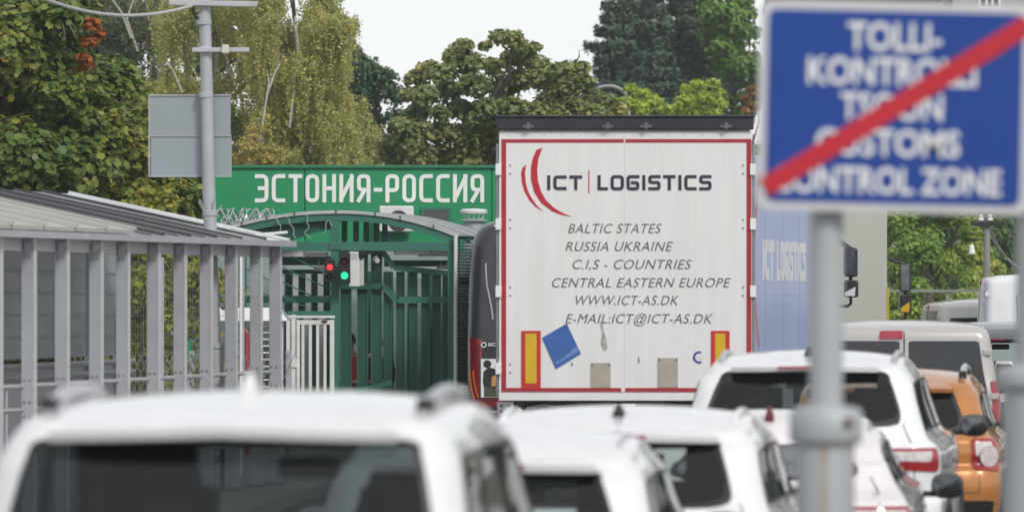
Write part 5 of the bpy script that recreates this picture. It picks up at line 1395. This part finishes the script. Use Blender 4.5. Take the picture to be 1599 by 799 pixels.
def car(label, Y, px_c, heading, L, W, H, belt, paint, cat='car', name='parked_car', group='cars waiting in the queue', rails=None, fin=None, fin_y=.35, glass_z=None, glass_s=.93, lamp=None, spoiler=True,
        sedan=0.0, side_z=None, wiper=True, hood=1.15, ws=.85, top_in=.40, roofw=.66, mirror_m=None, mirror_z=None, base_in=.12, trim=None, wins=None, dome=.035, third=True, loc=None, crown=.05, dark=False):
    x = X_(px_c, Y) if loc is None else loc[0]
    t = thing(name, label, cat, (x, Y, 0), -heading, group)
    sh_ = Shell(suv_keys(L, W, H, belt, hood, ws, top_in, roofw, sedan, base_in), dome=dome, crown=crown)
    T = sh_.T
    g0, g1 = glass_z or (belt+.08, H-.16)
    sh_.patch('rear_window', [(-glass_s,g0),(glass_s,g0),(glass_s*.97,g1),(-glass_s*.97,g1)], M_filmglass if sedan else (M_privacy if dark else M_seeglass), t, .005, .17, seal=.07)
    z0, z1 = side_z or (belt+.07, H-.15)
    for sg in (-1, 1):
        for a, b in (wins or ((2.02,2.22),(2.25,2.58),(2.60,2.97))):
            q = [(sg*a,z0),(sg*b,z0),(sg*(b-.01),z1),(sg*(a+.015),z1)]
            if sg < 0: q = q[::-1]
            sh_.patch('side_window', q, M_seeglass, t, .005, .09, seal=.10)
        # wing mirror with its glass
        tm = float(sh_.t_of_z(mirror_z or belt+.06)); p = sh_.pt(sg*2.92, tm)
        mm = MB(); c = p+Vector((sg*.14, .0, .06))
        mm.lathe([(.01,-.07),(.075,-.065),(.10,-.01),(.085,.06),(.04,.11),(.005,.12)], (0,0,0), 'Y', 18)
        sq = lambda v, kx, kz: (c.x+math.copysign((abs(v[0])/.1)**.72*.1, v[0])*kx, c.y+v[1], c.z+math.copysign((abs(v[2])/.1)**.72*.1, v[2])*kz)
        mm.v = [sq(v, 1.02, .80) for v in mm.v]
        mo = mm.build('wing_mirror', mirror_m or paint, t, smooth=True)
        gm = MB(); gm.lathe([(.005,-.0745),(.062,-.0725),(.066,-.068)], (0,0,0), 'Y', 18); gm.v = [sq(v, 1.12, .90) for v in gm.v]
        gm.build('mirror_glass', mat('mirror_glass', (.13,.14,.145), .06, metal=1.0, var=.35, scale=5), mo)
        MB().bar(p-Vector((sg*.03,0,-.01)), c-Vector((sg*.05,-.02,.05)), .07, .035).build('mirror_arm', M_black, mo)
        # lamps
        s0, s1, lz0, lz1 = lamp or (.82, 1.75, belt-.22, belt-.06)
        q = [(sg*s0,lz0+.02),(sg*s1,lz0),(sg*s1,lz1),(sg*s0,lz1)]
        if sg < 0: q = q[::-1]
        tl = sh_.patch('tail_light', q, M_taillens, t, .012, .12)
        q = [(sg*(s0+.08),(lz0+lz1)/2),(sg*(s1-.25),(lz0+lz1)/2-.01),(sg*(s1-.2),lz1-.02),(sg*(s0+.08),lz1-.02)]
        if sg < 0: q = q[::-1]
        sh_.patch('clear_strip', q, M_lensclear, tl, .015, .1)
        q = [(sg*3.3,.62),(sg*4.25,.62),(sg*4.2,.74),(sg*3.3,.78)]
        if sg < 0: q = q[::-1]
        sh_.patch('headlight', q, M_lensclear, t, .008, .15)
        for wy in (.92, L-.88): wheel(t, sg*(W/2-.115), wy, .335, .235, M_alu, sg)
        for wy in (.92, L-.88):
            MB().lathe([(.40,sg*(W/2-.03)),(.40,sg*(W/2+.004)),(.345,sg*(W/2+.004)),(.345,sg*(W/2-.03))], (0,wy,.335), 'X', 30, cap=False).build('arch_trim', trim or M_black, t)
        for a, zz in ((2.10,.0),(2.44,.0)): 
            p = sh_.pt(sg*(a+.0), sh_.t_of_z(belt-.16), .02); MB().obox(p,(0,1,0),(1,0,0),(0,0,1),.09,.018,.016).build('door_handle', paint, t, bevel=.008)
        if rails:
            m_, hgt, rad = rails; pts = []
            for k in range(17):
                v = k/16; e = min(1, math.sin(math.pi*min(max(v,0.0),1))**.35*1.0)
                p = sh_.pt(sg*(2.0+.93*v), T-.35); pts.append(p+Vector((-sg*.0,0,-.02+hgt*e)))
            MB().tube(pts, [rad*(1.25 if k in (0,1,2,14,15,16) else 1) for k in range(17)], 10).build('roof_rail', m_, t, smooth=True)
            for v in ((.06, .94) if hgt > .05 else ()):
                m2 = MB(); p = sh_.pt(sg*(2.0+.93*v), T-.35); m2.obox(p+Vector((0,0,hgt*.3)),(0,1,0),(1,0,0),(0,0,1),.07,rad*1.1,hgt*.5)
                m2.build('rail_foot', M_black, t, bevel=.01)
    # windscreen
    sh_.patch('windscreen', [(4.02,z0+.02),(5.98,z0+.02),(5.92,z1),(4.08,z1)], M_seeclear, t, .005, .10, seal=.06)
    sh_.body('body', paint, t)
    # seams of the tailgate and doors, seats inside
    m = MB()
    for sg in (-1, 1):
        m.tube([sh_.pt(sg*1.16, sh_.t_of_z(z), .0005) for z in np.linspace(.56, g0+.02, 12)], .0035, 5)
        for a in (2.24, 2.59, 2.985): m.tube([sh_.pt(sg*a, sh_.t_of_z(z), .0005) for z in np.linspace(.40, z1+.03, 16)], .003, 5)
        m.tube([sh_.pt(sg*a, sh_.t_of_z(belt-.13), .0005) for a in np.linspace(2.0, 3.4, 20)], .0022, 5)
    m.tube([sh_.pt(a, sh_.t_of_z(.56), .0005) for a in np.linspace(-1.16, 1.16, 20)], .0035, 5)
    m.build('panel_seam', mat('seam_dark', (.06,.06,.06), .8), t)
    m = MB(); yb = 1.15+sedan
    m.box(-W*.36, W*.36, yb, yb+.14, .45, belt+.02); m.box(-W*.36, W*.36, yb+.145, yb+.65, .35, .55)
    for x_ in (-.42, .0, .42): m.box(x_*W/1.8-.12, x_*W/1.8+.12, yb+.01, yb+.10, belt+.05, belt+.21); m.box(x_*W/1.8-.05, x_*W/1.8+.05, yb+.04, yb+.06, belt+.01, belt+.06)
    for x_ in (-.38, .38):
        m.box(x_-.25, x_+.25, yb+.95, yb+1.08, .45, belt+.10); m.box(x_-.25, x_+.25, yb+1.09, yb+1.6, .3, .5)
        m.box(x_-.13, x_+.13, yb+.96, yb+1.06, belt+.14, belt+.33); m.box(x_-.05, x_+.05, yb+1.0, yb+1.02, belt+.09, belt+.15)
    m.box(-W*.40, W*.40, L-hood-.55, L-hood-.15, .5, belt-.02); m.box(-W*.40, W*.40, .5, L-hood-.3, .28, .30)
    m.build('seats', mat('seat_cloth', (.045,.045,.05), .8, var=.3, scale=20), t, bevel=.03)
    p = sh_.pt(5.0, sh_.t_of_z(z1-.06)); MB().obox(p+Vector((0,-.10,-.03)),(1,0,0),(0,1,0),(0,0,1),.11,.02,.035).build('inner_mirror', M_black, t, bevel=.01)
    sh_.patch('bumper_trim', [(-1.6,.34),(1.6,.34),(1.6,.50),(-1.6,.50)], M_black, t, .006, .1)
    sh_.patch('number_plate', [(-.42,belt-.28),(.42,belt-.28),(.42,belt-.17),(-.42,belt-.17)] if not sedan else [(-.42,.62),(.42,.62),(.42,.73),(-.42,.73)], M_plate, t, .014, .04)
    if spoiler:
        u = np.linspace(-.98, .98, 15); tA = T-.55; tC = float(sh_.t_of_z(g1-.005))
        A = [sh_.pt(a*1.0, tA, .004) for a in u]; Cc = [sh_.pt(a, tC, .006) for a in u]
        B = [c+Vector((0,-.10*(1-.25*abs(a)**3),.045-.02*abs(a))) for a, c in zip(u, Cc)]
        B2 = [b+Vector((0,.01,-.03)) for b in B]
        mm = MB(); mm.sheet([A, [x_.lerp(y_, .5)+Vector((0,0,.012)) for x_, y_ in zip(A, B)], B, B2, Cc])
        mm.f = [q[::-1] for q in mm.f]; mm.build('spoiler', paint, t, auto=50)
        if third: MB().obox(B2[7]+Vector((0,-.008,.018)),(1,0,0),(0,1,0),(0,0,1),.17,.006,.009).build('brake_light', M_taillens, t)
    if fin:
        p = sh_.pt(0, T+.86); yf_ = sh_.k[T,2]+fin_y; zz = sh_.raw(0., T+.3)[2]
        ssq = np.linspace(0, .99, 60); cand = sh_.raw(np.zeros(60), T+ssq); i = int(np.argmin(np.abs(cand[:,1]-yf_))); zz = cand[i,2]
        mm = MB(); prof = [(0,0),(.0,.03),(.02,fin[1]),(.05,fin[1]),(.15,.02),(.19,0)]
        v = [(-.008 if z > .03 else -.028, yf_-.02+y, zz-.01+z) for y, z in prof]+[(.008 if z > .03 else .028, yf_-.02+y, zz-.01+z) for y, z in prof]
        n = len(prof); mm.add(v, [tuple(range(n)), tuple(range(2*n-1,n-1,-1))]+[(i,n+i,n+(i+1)%n,(i+1)%n) for i in range(n)])
        mm.build('antenna_fin', fin[0], t, bevel=.004)
    if wiper:
        a, b = sh_.pt(.02, sh_.t_of_z(g0-.02), .03), sh_.pt(-.45, sh_.t_of_z(g0+.07), .03)
        MB().tube([a, a.lerp(b,.5)+Vector((0,-.01,.015)), b], .009, 6).build('rear_wiper', M_black, t, smooth=True)
    return t, sh_

# the queue, nearest first
c1, s1 = car('big white estate car nearest the camera with silver roof rails and a fin', 17.6, 322, R(4.6), 4.6, 1.92, 1.752, 1.10, M_white, rails=(M_alu, .055, .024), fin=(M_white, .085), fin_y=.55,
    glass_z=(1.20, 1.675), glass_s=1.28, top_in=.30, roofw=.735, crown=.035, dome=.03, third=False, dark=True)
c2, s2 = car('small white hatchback squeezed behind the estate, only roof and rear glass showing', 23.1, 742, R(5), 4.05, 1.74, 1.50, .95, M_white, fin=None, glass_z=(1.05, 1.425), glass_s=1.06, top_in=.36, roofw=.70, rails=(M_alu, .025, .012))
c3, s3 = car('white crossover in mid queue with a black antenna fin', 27.4, 945, R(5.5), 4.3, 1.80, 1.505, 1.0, M_white, fin=(M_black, .075), fin_y=.25, glass_z=(1.06, 1.43), glass_s=1.04, top_in=.36, roofw=.74, rails=(M_white, .035, .02), mirror_m=M_black)
c4, s4 = car('faintly rose tinted white saloon car with dark red fin and red tail lamps', 32.4, 1184, R(5.5), 4.1, 1.80, 1.378, .93, M_red, fin=(mat('dark_red_fin', (.12,.008,.02), .4), .10), fin_y=.12, sedan=.30, spoiler=False, wiper=False, glass_z=(1.02, 1.30), glass_s=.98, top_in=.62, roofw=.66,
    mirror_m=M_black, mirror_z=.84, lamp=(.50,1.9,.66,.88), hood=1.0, ws=.9)
c5, s5 = car('white family SUV with red tail lamps and black mirrors behind the sign post', 37.2, 1250, R(6.2), 4.5, 1.90, 1.685, 1.12, M_white, fin=(M_black, .07), fin_y=.35, glass_z=(1.225, 1.645), glass_s=1.17, top_in=.36, roofw=.70, rails=(M_alu, .045, .02),
    mirror_m=M_black, lamp=(.66,1.75,.93,1.085), mirror_z=1.10)
c6, s6 = car('orange SUV with chrome roof rails and a square tail lamp', 44.0, 1385, R(6), 4.3, 1.82, 1.475, .97, M_orange, rails=(M_chrome, .075, .028), glass_z=(1.03, 1.385), glass_s=1.0, top_in=.30, roofw=.72, mirror_m=M_black, lamp=(1.02,1.75,.72,.97), spoiler=True, third=False)
# round lamp rings on the orange car
for sg in (-1, 1):
    p = s6.pt(sg*1.4, s6.t_of_z(.845), .02); n = Vector(s6.nrm(np.array(sg*1.4), np.array(float(s6.t_of_z(.845)))).tolist())
    rot = Vector((0,-1,0)).rotation_difference(n).to_matrix()
    m = MB(); m.lathe([(.075,-.006),(.085,-.006),(.085,.0),(.075,.0)], (0,0,0), 'Y', 24); m.lathe([(.005,-.004),(.05,-.003),(.055,0)], (0,0,0), 'Y', 20)
    m.v = [tuple(p+rot@Vector(v)) for v in m.v]; m.build('lamp_ring', M_lensclear, c6)
tag(car('dark blue estate car whose roof just clears the silver van', 69.5, 1545, R(8), 4.4, 1.84, 1.72, 1.05, M_darkblue, rails=(M_black, .03, .016), roofw=.80)[0])

# vans
def van(label, Y, x, heading, L, W, H, paint, group=None, glass=True, lampm=None, rear_split=True, nose=.9, lab_win=None):
    t = thing('parked_van', label, 'van', (x, Y, 0), -heading, group); hw = W/2
    keys = [(.26,hw*.93,.06,L-.1,.12,.3,.02),(.42,hw*.99,.0,L,.12,.4,.03),(.6,hw,.0,L,.12,.42,.03),(.8,hw,.012,L-.02,.12,.42,.03),(1.0,hw*.995,.015,L-.12,.12,.4,.03),(1.12,hw*.985,.02,L-nose,.12,.36,.03),
            (H*.72,hw*.95,.04,L-nose-.35,.12,.3,.03),(H-.22,hw*.91,.06,L-nose-.7,.12,.3,.03),(H-.10,hw*.89,.07,L-nose-.85,.13,.3,.03),(H-.035,hw*.84,.11,L-nose-.95,.15,.3,.03),(H-.002,hw*.72,.25,L-nose-1.15,.18,.3,.03)]
    s = Shell(keys, dome=.03, crown=.02, plan=.015); s.body('body', paint, t)
    gz0, gz1 = H*.60, H-.155
    if glass:
        for sg in (-1, 1):
            q = [(sg*.06,gz0),(sg*1.0,gz0),(sg*1.0,gz1),(sg*.06,gz1)]
            if sg < 0: q = q[::-1]
            s.patch('rear_window', q, M_glass, t, .006, .07)
    s.patch('door_seam', [(-.008,.5),(.008,.5),(.008,H-.06),(-.008,H-.06)], M_black, t, .004, 0)
    s.patch('brake_light', [(-.34,H-.135),(-.02,H-.135),(-.02,H-.055),(-.34,H-.055)], mat('pink_red_lens', (.36,.03,.05), .25, coat=.5), t, .014, .1)
    for sg in (-1, 1):
        q = [(sg*1.25,.72),(sg*1.9,.72),(sg*1.9,1.22),(sg*1.25,1.22)]
        if sg < 0: q = q[::-1]
        s.patch('tail_light', q, M_taillens, t, .012, .1)
        for a, b in (((2.05,2.4),(2.46,2.72),(2.78,2.98)) if glass else ((2.80,2.98),)):
            q = [(sg*a,H*.60),(sg*b,H*.60),(sg*(b-.01),H-.3),(sg*a,H-.3)]
            if sg < 0: q = q[::-1]
            s.patch('side_window', q, M_glass2, t, .006, .08)
        if not glass:
            q = [(2.1,1.0),(2.72,1.0),(2.72,H-.28),(2.1,H-.28)]; q = rounded(q, .06, 6, True); pts = [s.pt(sg*a, s.t_of_z(b), .004) for a, b in q]
            MB().tube(pts+[pts[0]], .010, 5).build('panel_seam', M_galv, t)
        p = s.pt(sg*2.98, s.t_of_z(H*.66)); c = p+Vector((sg*.16,0,.05))
        mo = MB().box(c.x-.10,c.x+.10,c.y-.05,c.y+.07,c.z-.15,c.z+.15).build('wing_mirror', M_white2 if not glass else M_silverpaint, t, bevel=.04)
        MB().box(c.x-.08,c.x+.08,c.y-.056,c.y-.051,c.z-.12,c.z+.12).build('mirror_glass', MATS['mirror_glass'], mo)
        MB().bar(p, c, .06, .05).build('mirror_arm', M_black, mo)
        for k in range(3): 
            p = s.pt(sg*1.35, s.t_of_z(.62+k*(H-.9)/2), .012); MB().obox(p,(1,0,0),(0,1,0),(0,0,1),.045,.02,.03).build('hinge', paint, t, bevel=.008)
        for wy in (.95, L-.85): wheel(t, sg*(hw-.115), wy, .33, .22, M_alu, sg)
    for sg in (-1, 1):
        q = [(sg*4.1,1.2),(sg*5.0,1.2),(sg*5.0,H-.3),(sg*4.1,H-.3)]
        if sg < 0: q = q[::-1]
        s.patch('windscreen', q, M_glass, t, .005, .02)
    s.patch('bumper', [(-1.7,.3),(1.7,.3),(1.7,.5),(-1.7,.5)], M_black, t, .012, .1)
    a, b = s.pt(.75, s.t_of_z(gz0-.03), .03), s.pt(.70, s.t_of_z(gz0+.24), .03)
    MB().tube([a, a.lerp(b,.5)+Vector((-.03,0,0)), b], .008, 6).build('rear_wiper', M_black, t, smooth=True)
    MB().obox(s.pt(.4, s.t_of_z(.62), .012),(1,0,0),(0,1,0),(0,0,1),.26,.006,.055).build('number_plate', M_plate, t)
    return t, s
van('silver beige van seen from behind with twin dark rear windows', 57.0, X_(1412, 57), R(3), 4.7, 1.95, 1.80, M_silverpaint, 'vans on the right')
van('plain white panel van beyond the silver van, partly behind the right post', 82, X_(1533, 81), R(91), 5.2, 2.0, 2.38, M_white, 'vans on the right', glass=False)
# white vehicle across the verge, seen from its side
lv, lvs = van('low white van with roof bars standing side on among the shrubs', 100, X_(1444, 100), R(84), 3.9, 1.9, 1.98, M_white, 'vans on the right', nose=1.15)

for v in (.28, .42):
    MB().tube([(-.72, 3.9*v, 1.97), (-.70, 3.9*v, 2.06), (.70, 3.9*v, 2.06), (.72, 3.9*v, 1.97)], .028, 8).build('roof_bar', M_white, lv, smooth=True)
# coach at the left of the trailer
M_coach = mat('anthracite_coach', (.026,.028,.038), .35, coat=.5, var=.05, scale=2)
Yc2 = 76.0; cxc = X_(729, Yc2)+1.275
co = thing('coach', 'dark grey coach with tall red tail lamp beside the white trailer', 'bus', (cxc, Yc2, 0), R(-1.0))
hw = 1.275; zt = Z_(352, Yc2)+.08
keys = [(.22,hw*.95,.10,11.9,.22,.4,.05),(.42,hw*.985,.02,12,.22,.4,.05),(.8,hw,.0,12,.22,.4,.05),(1.4,hw,.02,12,.22,.4,.05),(1.9,hw*.995,.05,12,.24,.4,.05),(2.4,hw*.985,.10,11.95,.25,.4,.05),
        (zt-.40,hw*.965,.15,11.9,.26,.4,.05),(zt-.22,hw*.93,.19,11.9,.28,.4,.05),(zt-.09,hw*.86,.24,11.85,.3,.4,.05),(zt-.025,hw*.76,.32,11.8,.3,.4,.05),(zt,hw*.6,.45,11.7,.3,.4,.05)]
cs = Shell(keys, dome=.06, crown=.0, plan=.004); cs.body('body', M_coach, co)
cs.patch('rear_window', [(-.86,1.95),(.86,1.95),(.95,zt-.30),(-.95,zt-.30)], M_glass, co, .008, .10)
cs.patch('roof_edge', [(-1.3,zt-.09),(1.3,zt-.09),(1.3,zt-.004),(-1.3,zt-.004)], M_white2, co, .006, 0)  # sky reflection along the coach roof, put in as a white band
for sg in (-1, 1):
    q = [(sg*1.72,1.50),(sg*1.08,1.50),(sg*1.00,1.05),(sg*.70,.80),(sg*.70,.60),(sg*1.35,.56),(sg*1.68,.80)]
    if sg > 0: q = q[::-1]
    tl = cs.patch('tail_light', q, mat('coach_lamp', (.17,.008,.014), .15, coat=1, var=.25, scale=9), co, .02, .06)
    for k in range(2):
        pts = [cs.pt(sg*(1.55-.16*k-.2*v**2), cs.t_of_z(1.05-.36*v+.02*k), .026) for v in np.linspace(0,1,9)]
        MB().tube(pts, .012, 6).build('lamp_line', mat('amber_line', (.45,.10,.02), .3), tl, smooth=True)
    pts = [cs.pt(sg*(.9+.18*v), cs.t_of_z(1.75+.75*v**.8), .012) for v in np.linspace(0,1,12)]
    MB().tube(pts, .012, 6).build('chrome_trim', M_alu, co, smooth=True)
    for wy in (3.2, 8.9): wheel(co, sg*(hw-.17), wy, .48, .3, M_galv, sg)
    for k in range(6):
        q = [(sg*(2.04+k*.155),1.5),(sg*(2.18+k*.155),1.5),(sg*(2.18+k*.155),2.55),(sg*(2.04+k*.155),2.55)]
        if sg < 0: q = q[::-1]
        cs.patch('side_window', q, M_glass2, co, .006, .05)
cs.patch('windscreen', [(4.0,1.1),(5.0,1.1),(5.0,2.6),(4.0,2.6)], M_glass, co, .006, .02)
cs.patch('windscreen', [(-5.0,1.1),(-4.0,1.1),(-4.0,2.6),(-5.0,2.6)], M_glass, co, .006, .02)
MB().tube([cs.pt(a, cs.t_of_z(.52-.0*a*a), .012) for a in np.linspace(-1.6,1.6,21)], .016, 6).build('bumper_strip', M_alu, co, smooth=True)
cs.patch('reflector', [(-1.0,.30),(-.70,.30),(-.70,.37),(-1.0,.37)], M_taillens, co, .012, .1)
cs.patch('reflector', [(.70,.30),(1.0,.30),(1.0,.37),(.70,.37)], M_taillens, co, .012, .1)
def cpx(px, py):                                   # point on the coach rear
    return px, py
def coX(px): return X_(px, Yc2)-cxc
yy0 = -.002
m = MB(); put_text(m, 'SCANIA', coX(762), coX(800), Z_(540,Yc2), Z_(535,Yc2), .055, .004, offset=.02); m.v = [(x, y-.055, z) for x, y, z in m.v]
m.build('lettering', M_letter, co)
m = MB(); stroke(m, [(coX(755.5+3.6*math.cos(a)), Z_(538-3.6*math.sin(a),Yc2)) for a in [k*math.pi/6 for k in range(12)]], .012, -.004, .0, True); m.build('emblem', M_letter, co)
ps = MB().box(coX(751), coX(812), -.012, -.002, Z_(620,Yc2), Z_(560,Yc2)).build('poster', M_plate, co)
ci = lambda cx_, cy_, r_, n=16, e=1.0: [(coX(cx_+r_*math.cos(2*math.pi*k/n)), Z_(cy_-e*r_*math.sin(2*math.pi*k/n), Yc2)) for k in range(n)]
MB().prism([(coX(a), Z_(b,Yc2)) for a, b in ((755,580),(763,573),(775,576),(780,586),(778,610),(757,612),(754,596))], -.015, -.0125).build('figure_back', mat('print_black', (.015,.014,.016), .5), ps)
MB().prism(ci(761, 568, 6.2), -.0175, -.0152).build('figure_head', mat('print_black', (.015,.014,.016)), ps)
MB().prism([(coX(a), Z_(b,Yc2)) for a, b in ((768,588),(775,584),(779,592),(776,602),(767,603))], -.0175, -.0152).build('figure_face', mat('print_tan', (.50,.24,.08), .5), ps)
MB().prism([(coX(a), Z_(b,Yc2)) for a, b in ((756,603),(770,605),(812,606),(812,619),(756,619))], -.0178, -.0153).build('figure_sleeve', mat('print_olive', (.06,.065,.04), .5), ps)
# white block and cable at the foot of the cage corner
wb = thing('concrete_block', 'white painted block with a black hose between cage and coach', 'block', (X_(728, 79), 79, 0))
MB().box(-.09,.08,0,.5,0,Z_(602,79)).build('block', M_white2, wb, bevel=.015)
MB().tube([(-.07,-.03,Z_(606,79)),(-.02,-.04,Z_(622,79)),(-.03,-.04,Z_(645,79)),(-.06,-.03,Z_(656,79))], .016, 6).build('hose', M_black, wb, smooth=True)

# ------------------------------------------------------------------ customs sign in the foreground
Ys = 18.0
M_bluesign = mat('sign_blue', (.001,.045,.27), .45, coat=.0, var=.07, scale=2)
M_signwhite = mat('sign_white', (.60,.60,.61), .4, var=.03)
M_signred = mat('sign_red', (.52,.015,.03), .35, var=.05)
M_postg = mat('weathered_post', (.43,.445,.46), .5, metal=.1, var=.07, scale=4, stretch=(1,1,.4), dirt=(.30,.21,.10), dirt_amt=.0)
def rust_post(name, x_st, w_st):
    """grey paint with one vertical rust run"""
    m_ = mat(name, (.43,.445,.46), .5, metal=.1, var=.08, scale=4, stretch=(1,1,.5))
    n, l = m_.node_tree.nodes, m_.node_tree.links; p = n['Principled BSDF']; src = p.inputs['Base Color'].links[0].from_socket
    tc = n.new('ShaderNodeTexCoord'); sx = n.new('ShaderNodeSeparateXYZ'); l.new(tc.outputs['Object'], sx.inputs[0])
    nz = n.new('ShaderNodeTexNoise'); nz.inputs['Scale'].default_value = 9; l.new(tc.outputs['Object'], nz.inputs['Vector'])
    a = n.new('ShaderNodeMath'); a.operation = 'SUBTRACT'; l.new(sx.outputs['X'], a.inputs[0]); a.inputs[1].default_value = x_st
    b = n.new('ShaderNodeMath'); b.operation = 'ABSOLUTE'; l.new(a.outputs[0], b.inputs[0])
    c = n.new('ShaderNodeMapRange'); c.inputs['From Min'].default_value = 0; c.inputs['From Max'].default_value = w_st; c.inputs['To Min'].default_value = 1; c.inputs['To Max'].default_value = 0
    l.new(b.outputs[0], c.inputs['Value'])
    d = n.new('ShaderNodeMath'); d.operation = 'MULTIPLY'; l.new(c.outputs[0], d.inputs[0]); l.new(nz.outputs['Fac'], d.inputs[1])
    mx = n.new('ShaderNodeMix'); mx.data_type = 'RGBA'; l.new(d.outputs[0], mx.inputs['Factor']); l.new(src, mx.inputs['A']); mx.inputs['B'].default_value = (.30,.17,.04,1)
    l.new(mx.outputs['Result'], p.inputs['Base Color']); return m_
ctr = Vector(P(1396.5, 168, Ys))
cs_ = thing('customs_sign', 'large blue customs zone end sign with red diagonal bar on two grey posts', 'sign', (ctr.x, Ys, 0))
rot = R(1.25)
def SG(px, py):
    dx, dz = (px-1396.5)/F*Ys, (168-py)/F*Ys
    return dx, dz
def place(mb):     # rotate the sign face a little clockwise about its centre
    c, s = math.cos(-rot), math.sin(-rot)
    mb.v = [(x*c-z*s, y, x*s+z*c+ctr.z) for x, y, z in mb.v]; return mb
def rr(x0, x1, z0, z1, r): return rounded([(x0,z0),(x1,z0),(x1,z1),(x0,z1)], r, 5, True)
hw, hh = 204/F*Ys, 157/F*Ys
place(MB().prism(rr(-hw-.016, hw+.016, -hh-.014, hh+.014, .04), .0, .022)).build('panel', M_signwhite, cs_, bevel=.003)
place(MB().prism(rr(-hw+.010, hw-.010, -hh+.014, hh-.014, .03), -.003, -.0006)).build('blue_field', M_bluesign, cs_)
m = MB()
for body, a, b, y0, y1 in (("TOLLI-",1321,1468,80,36),("KONTROLLI",1260,1524,134,91),("TSOON",1312,1472,188,146),("CUSTOMS",1275,1500,244,203),("CONTROL ZONE",1209,1566,303,262)):
    (x0, z0), (x1, z1) = SG(a, y0), SG(b, y1)
    s_ = m; mid = (a+b)/2; put_text(s_, body, x0, x1, z0+.0, z1, -.0032, .002, offset=.022)
place(m).build('lettering', M_letter, cs_)
(x0, z0), (x1, z1) = SG(1197, 297), SG(1604, 33)
m = MB(); stroke(m, [(x0, z0), (x1, z1)], .062, -.0085, -.0056); place(m).build('red_bar', M_signred, cs_)
m = MB(); m.box(-hw*.9, hw*.98, .023, .05, -.20, -.16); m.box(-hw*.9, hw*.98, .023, .05, .16, .20); place(m).build('rail', M_galv, cs_)
def spost(px, py_c0, py_c1, xoff, mname):
    x = X_(px, Ys)-ctr.x; yp = .105
    zc0, zc1 = Z_(py_c1, Ys), Z_(py_c0, Ys)
    b = MB().tube([(x-.004,yp,0),(x-.002,yp,zc0+.01)], .094, 24).build('post', rust_post(mname, x-.012, .022), cs_, smooth=True)
    MB().tube([(x,yp,zc1-.01),(x+.004,yp,ctr.z+.2)], .054, 24).build('upper_tube', M_postg, b, smooth=True)
    cl_ = MB().lathe([(.096,zc0-.006),(.112,zc0),(.117,zc0+.012),(.117,zc1-.02),(.108,zc1-.004),(.056,zc1+.004)], (x,yp,0), n=28).build('collar', M_postg, b, smooth=True)
    MB().lathe([(.008,-.018),(.014,-.012),(.016,0)], (x+.065, yp-.098, (zc0+zc1)/2+.008), 'Y', 12).build('rusty_bolt', mat('rust', (.12,.06,.025), .8, var=.4, scale=30), b)
spost(1292.5, 636, 692, 0, 'rusty_post_paint')
spost(1617, 572, 607, 0, 'post_paint')
